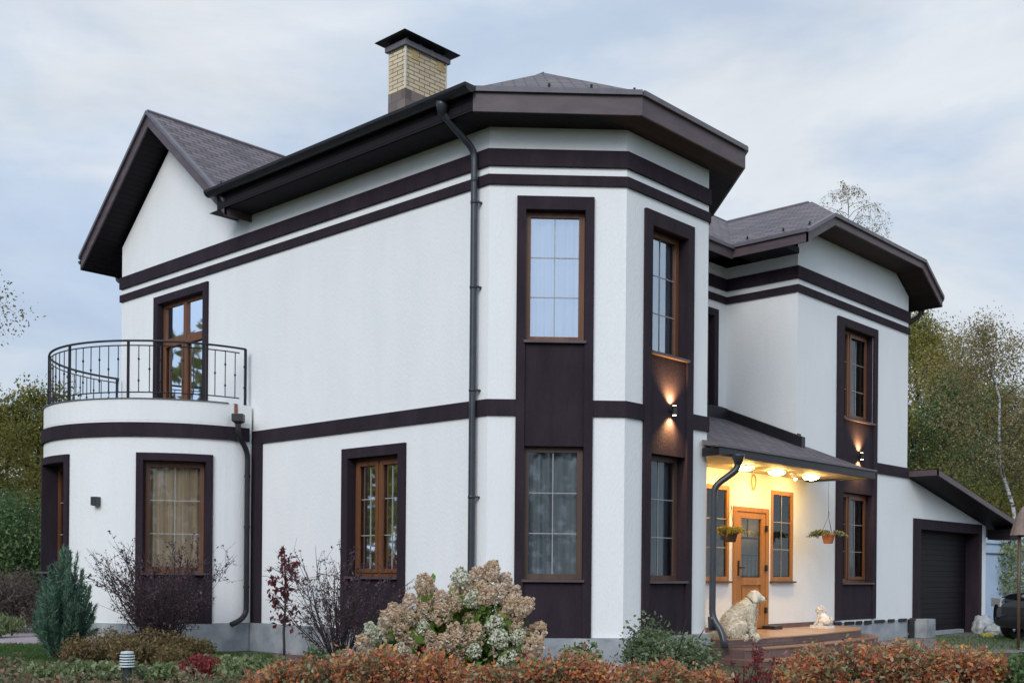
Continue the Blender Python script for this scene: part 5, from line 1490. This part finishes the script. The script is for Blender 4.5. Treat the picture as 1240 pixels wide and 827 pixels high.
# ------------------------------------------------------------------ parked car
def car():
    hd = (-Vector((1, 0, 0)) * .8 - rt0 * .6).normalized()
    t = empty('parked_car', at(1262, 22.0, GZ) - hd * 0.45 + fwd * 0.95, math.atan2(hd.y, hd.x))
    tag(t, 'black car parked beyond the garage with its headlight towards the house', 'car')
    paint, _t, pb_ = new_mat('black_car_paint'); pb_.inputs['Base Color'].default_value = (.008, .009, .012, 1); pb_.inputs['Roughness'].default_value = .12; pb_.inputs['Coat Weight'].default_value = .6
    L_, W_ = 4.5, 1.82
    sec = [ # x, half width, sill z, belt z, (roof half width, roof z)
        (.42, .62, .42, .70), (.36, .76, .28, .86), (.15, .84, .24, .98), (-.3, .89, .22, 1.03), (-.9, .91, .22, 1.08), (-1.6, .91, .22, 1.10), (-2.6, .91, .22, 1.12), (-3.4, .90, .24, 1.12), (-3.9, .86, .30, 1.06), (-4.08, .74, .42, .92)]
    bm = bmesh.new(); rows = []
    for x, hw_, z0, z1 in sec:
        row = []
        for y, z in ((-hw_ * .92, z0), (-hw_, z0 + .1), (-hw_, z0 + (z1 - z0) * .62), (-hw_ * .95, z1 - .03), (-hw_ * .6, z1 + .02), (0, z1 + .04), (hw_ * .6, z1 + .02), (hw_ * .95, z1 - .03), (hw_, z0 + (z1 - z0) * .62), (hw_, z0 + .1), (hw_ * .92, z0)):
            row.append(bm.verts.new((x, y, z)))
        rows.append(row)
    for a, b in zip(rows, rows[1:]):
        for k in range(11):
            j = (k + 1) % 11; bm.faces.new((a[k], b[k], b[j], a[j]))
    bm.faces.new(rows[0]); bm.faces.new(rows[-1][::-1])
    bmesh.ops.recalc_face_normals(bm, faces=bm.faces)
    me = bpy.data.meshes.new('body'); bm.to_mesh(me); bm.free()
    o = link('body', me, paint, t)
    for p in me.polygons: p.use_smooth = True
    md = o.modifiers.new('s', 'SUBSURF'); md.levels = md.render_levels = 2
    cab = MB(); a_ = [(-.95, .82, 1.08), (-1.55, .64, 1.60), (-3.1, .63, 1.63), (-3.85, .78, 1.1)]
    for (x0, h0_, z0), (x1, h1_, z1) in zip(a_, a_[1:]): cab.face([(x0, -h0_, z0), (x0, h0_, z0), (x1, h1_, z1), (x1, -h1_, z1)])
    cab.face([(x, -h, z) for x, h, z in a_]); cab.face([(x, h, z) for x, h, z in a_][::-1])
    co_ = cab.build('cabin', paint, t)
    dg_ = noise_mat('tinted_car_glass', (.01, .012, .014), (.015, .018, .02), 3, .06)
    gl_ = MB(); lerp3 = lambda p, q, f: tuple(p[k] + (q[k] - p[k]) * f for k in range(3))
    for s in (-1, 1):
        q4 = [(-1.18, s * .795, 1.14), (-1.62, s * .665, 1.54), (-3.02, s * .655, 1.57), (-3.5, s * .76, 1.15)]
        gl_.face([(x, y + s * .012, z) for x, y, z in q4])
    gl_.face([(-.97, -.7, 1.13), (-.97, .7, 1.13), (-1.5, .56, 1.585), (-1.5, -.56, 1.585)])
    gl_.build('window', dg_, co_)
    for s in (-1, 1):
        hl = MB(); hl.box(-.0, .33, .50, .83, .72, .90, lambda x, y, z: (x + .08 - .55 * max(0, y - .6), s * (y + .02), z + .10 * (.33 - x)))
        m0, _t, hb_ = new_mat('headlight_lens') if s == -1 else (bpy.data.materials['headlight_lens'], 0, bpy.data.materials['headlight_lens'].node_tree.nodes['Principled BSDF'])
        hb_.inputs['Base Color'].default_value = (.62, .66, .7, 1); hb_.inputs['Roughness'].default_value = .1; hb_.inputs['Metallic'].default_value = .5
        hl.build('headlight', m0, t)
        for x in (-.42, -3.15):
            wv = MB(); tyre = [(.22, -.1), (.335, -.1), (.35, -.06), (.35, .06), (.335, .1), (.22, .1)]
            n = 26
            i0 = len(wv.v)
            for r, yy in tyre:
                for q in range(n): wv.v.append((x + r * math.cos(2 * PI * q / n), s * .83 + yy, .35 + r * math.sin(2 * PI * q / n)))
            for k in range(5):
                for q in range(n): wv.f.append([i0 + k * n + q, i0 + k * n + (q + 1) % n, i0 + (k + 1) * n + (q + 1) % n, i0 + (k + 1) * n + q])
            wo_ = wv.build('wheel', M['black_metal'], t)
            rm_ = MB()
            yo_ = s * .83 + s * .085
            for q in range(10):
                a = 2 * PI * q / 10; rm_.tube([(x + .04 * math.cos(a), yo_, .35 + .04 * math.sin(a)), (x + .225 * math.cos(a), yo_, .35 + .225 * math.sin(a))], .018, 5)
            rm_.tube([(x + .23 * math.cos(2 * PI * q / 24), yo_, .35 + .23 * math.sin(2 * PI * q / 24)) for q in range(25)], .02, 6)
            al, _t2, ab = (new_mat('alloy') if 'alloy' not in bpy.data.materials else (bpy.data.materials['alloy'], 0, bpy.data.materials['alloy'].node_tree.nodes['Principled BSDF']))
            ab.inputs['Metallic'].default_value = .8; ab.inputs['Base Color'].default_value = (.7, .72, .75, 1); ab.inputs['Roughness'].default_value = .3
            rm_.build('rim', al, wo_)
    gr2 = MB(); gr2.box(.40, .44, -.45, .45, .55, .72); gr2.build('grille', M['black_metal'], t)
    mi_ = MB()
    for s in (-1, 1): mi_.box(-1.25, -1.12, s * .98 - .09, s * .98 + .09, 1.1, 1.22)
    mi_.build('mirror', paint, t)
car()

# ------------------------------------------------------------------ unseen trees behind and left of the camera, added to darken pane reflections
rng = np.random.default_rng(99)
P_ = []
for k in range(50):
    a = -0.95 + 3.4 * k / 49
    d_ = -(fwd * math.cos(a) + rt0 * math.sin(a)) * (27 + 5 * rng.random())
    h_ = 7.5 + 3.5 * rng.random()
    P_.append(blob(rng, 500, (CAM.x + d_.x, CAM.y + d_.y, h_ * .5), (2.6, 2.6, h_ * .52), .3))
P_ = np.concatenate(P_); P_ = P_[P_[:, 2] > GZ]
tag(quads('unseen_woods', leaves(P_, .55, .6, rng), M['lf_olive']), kind='stuff')
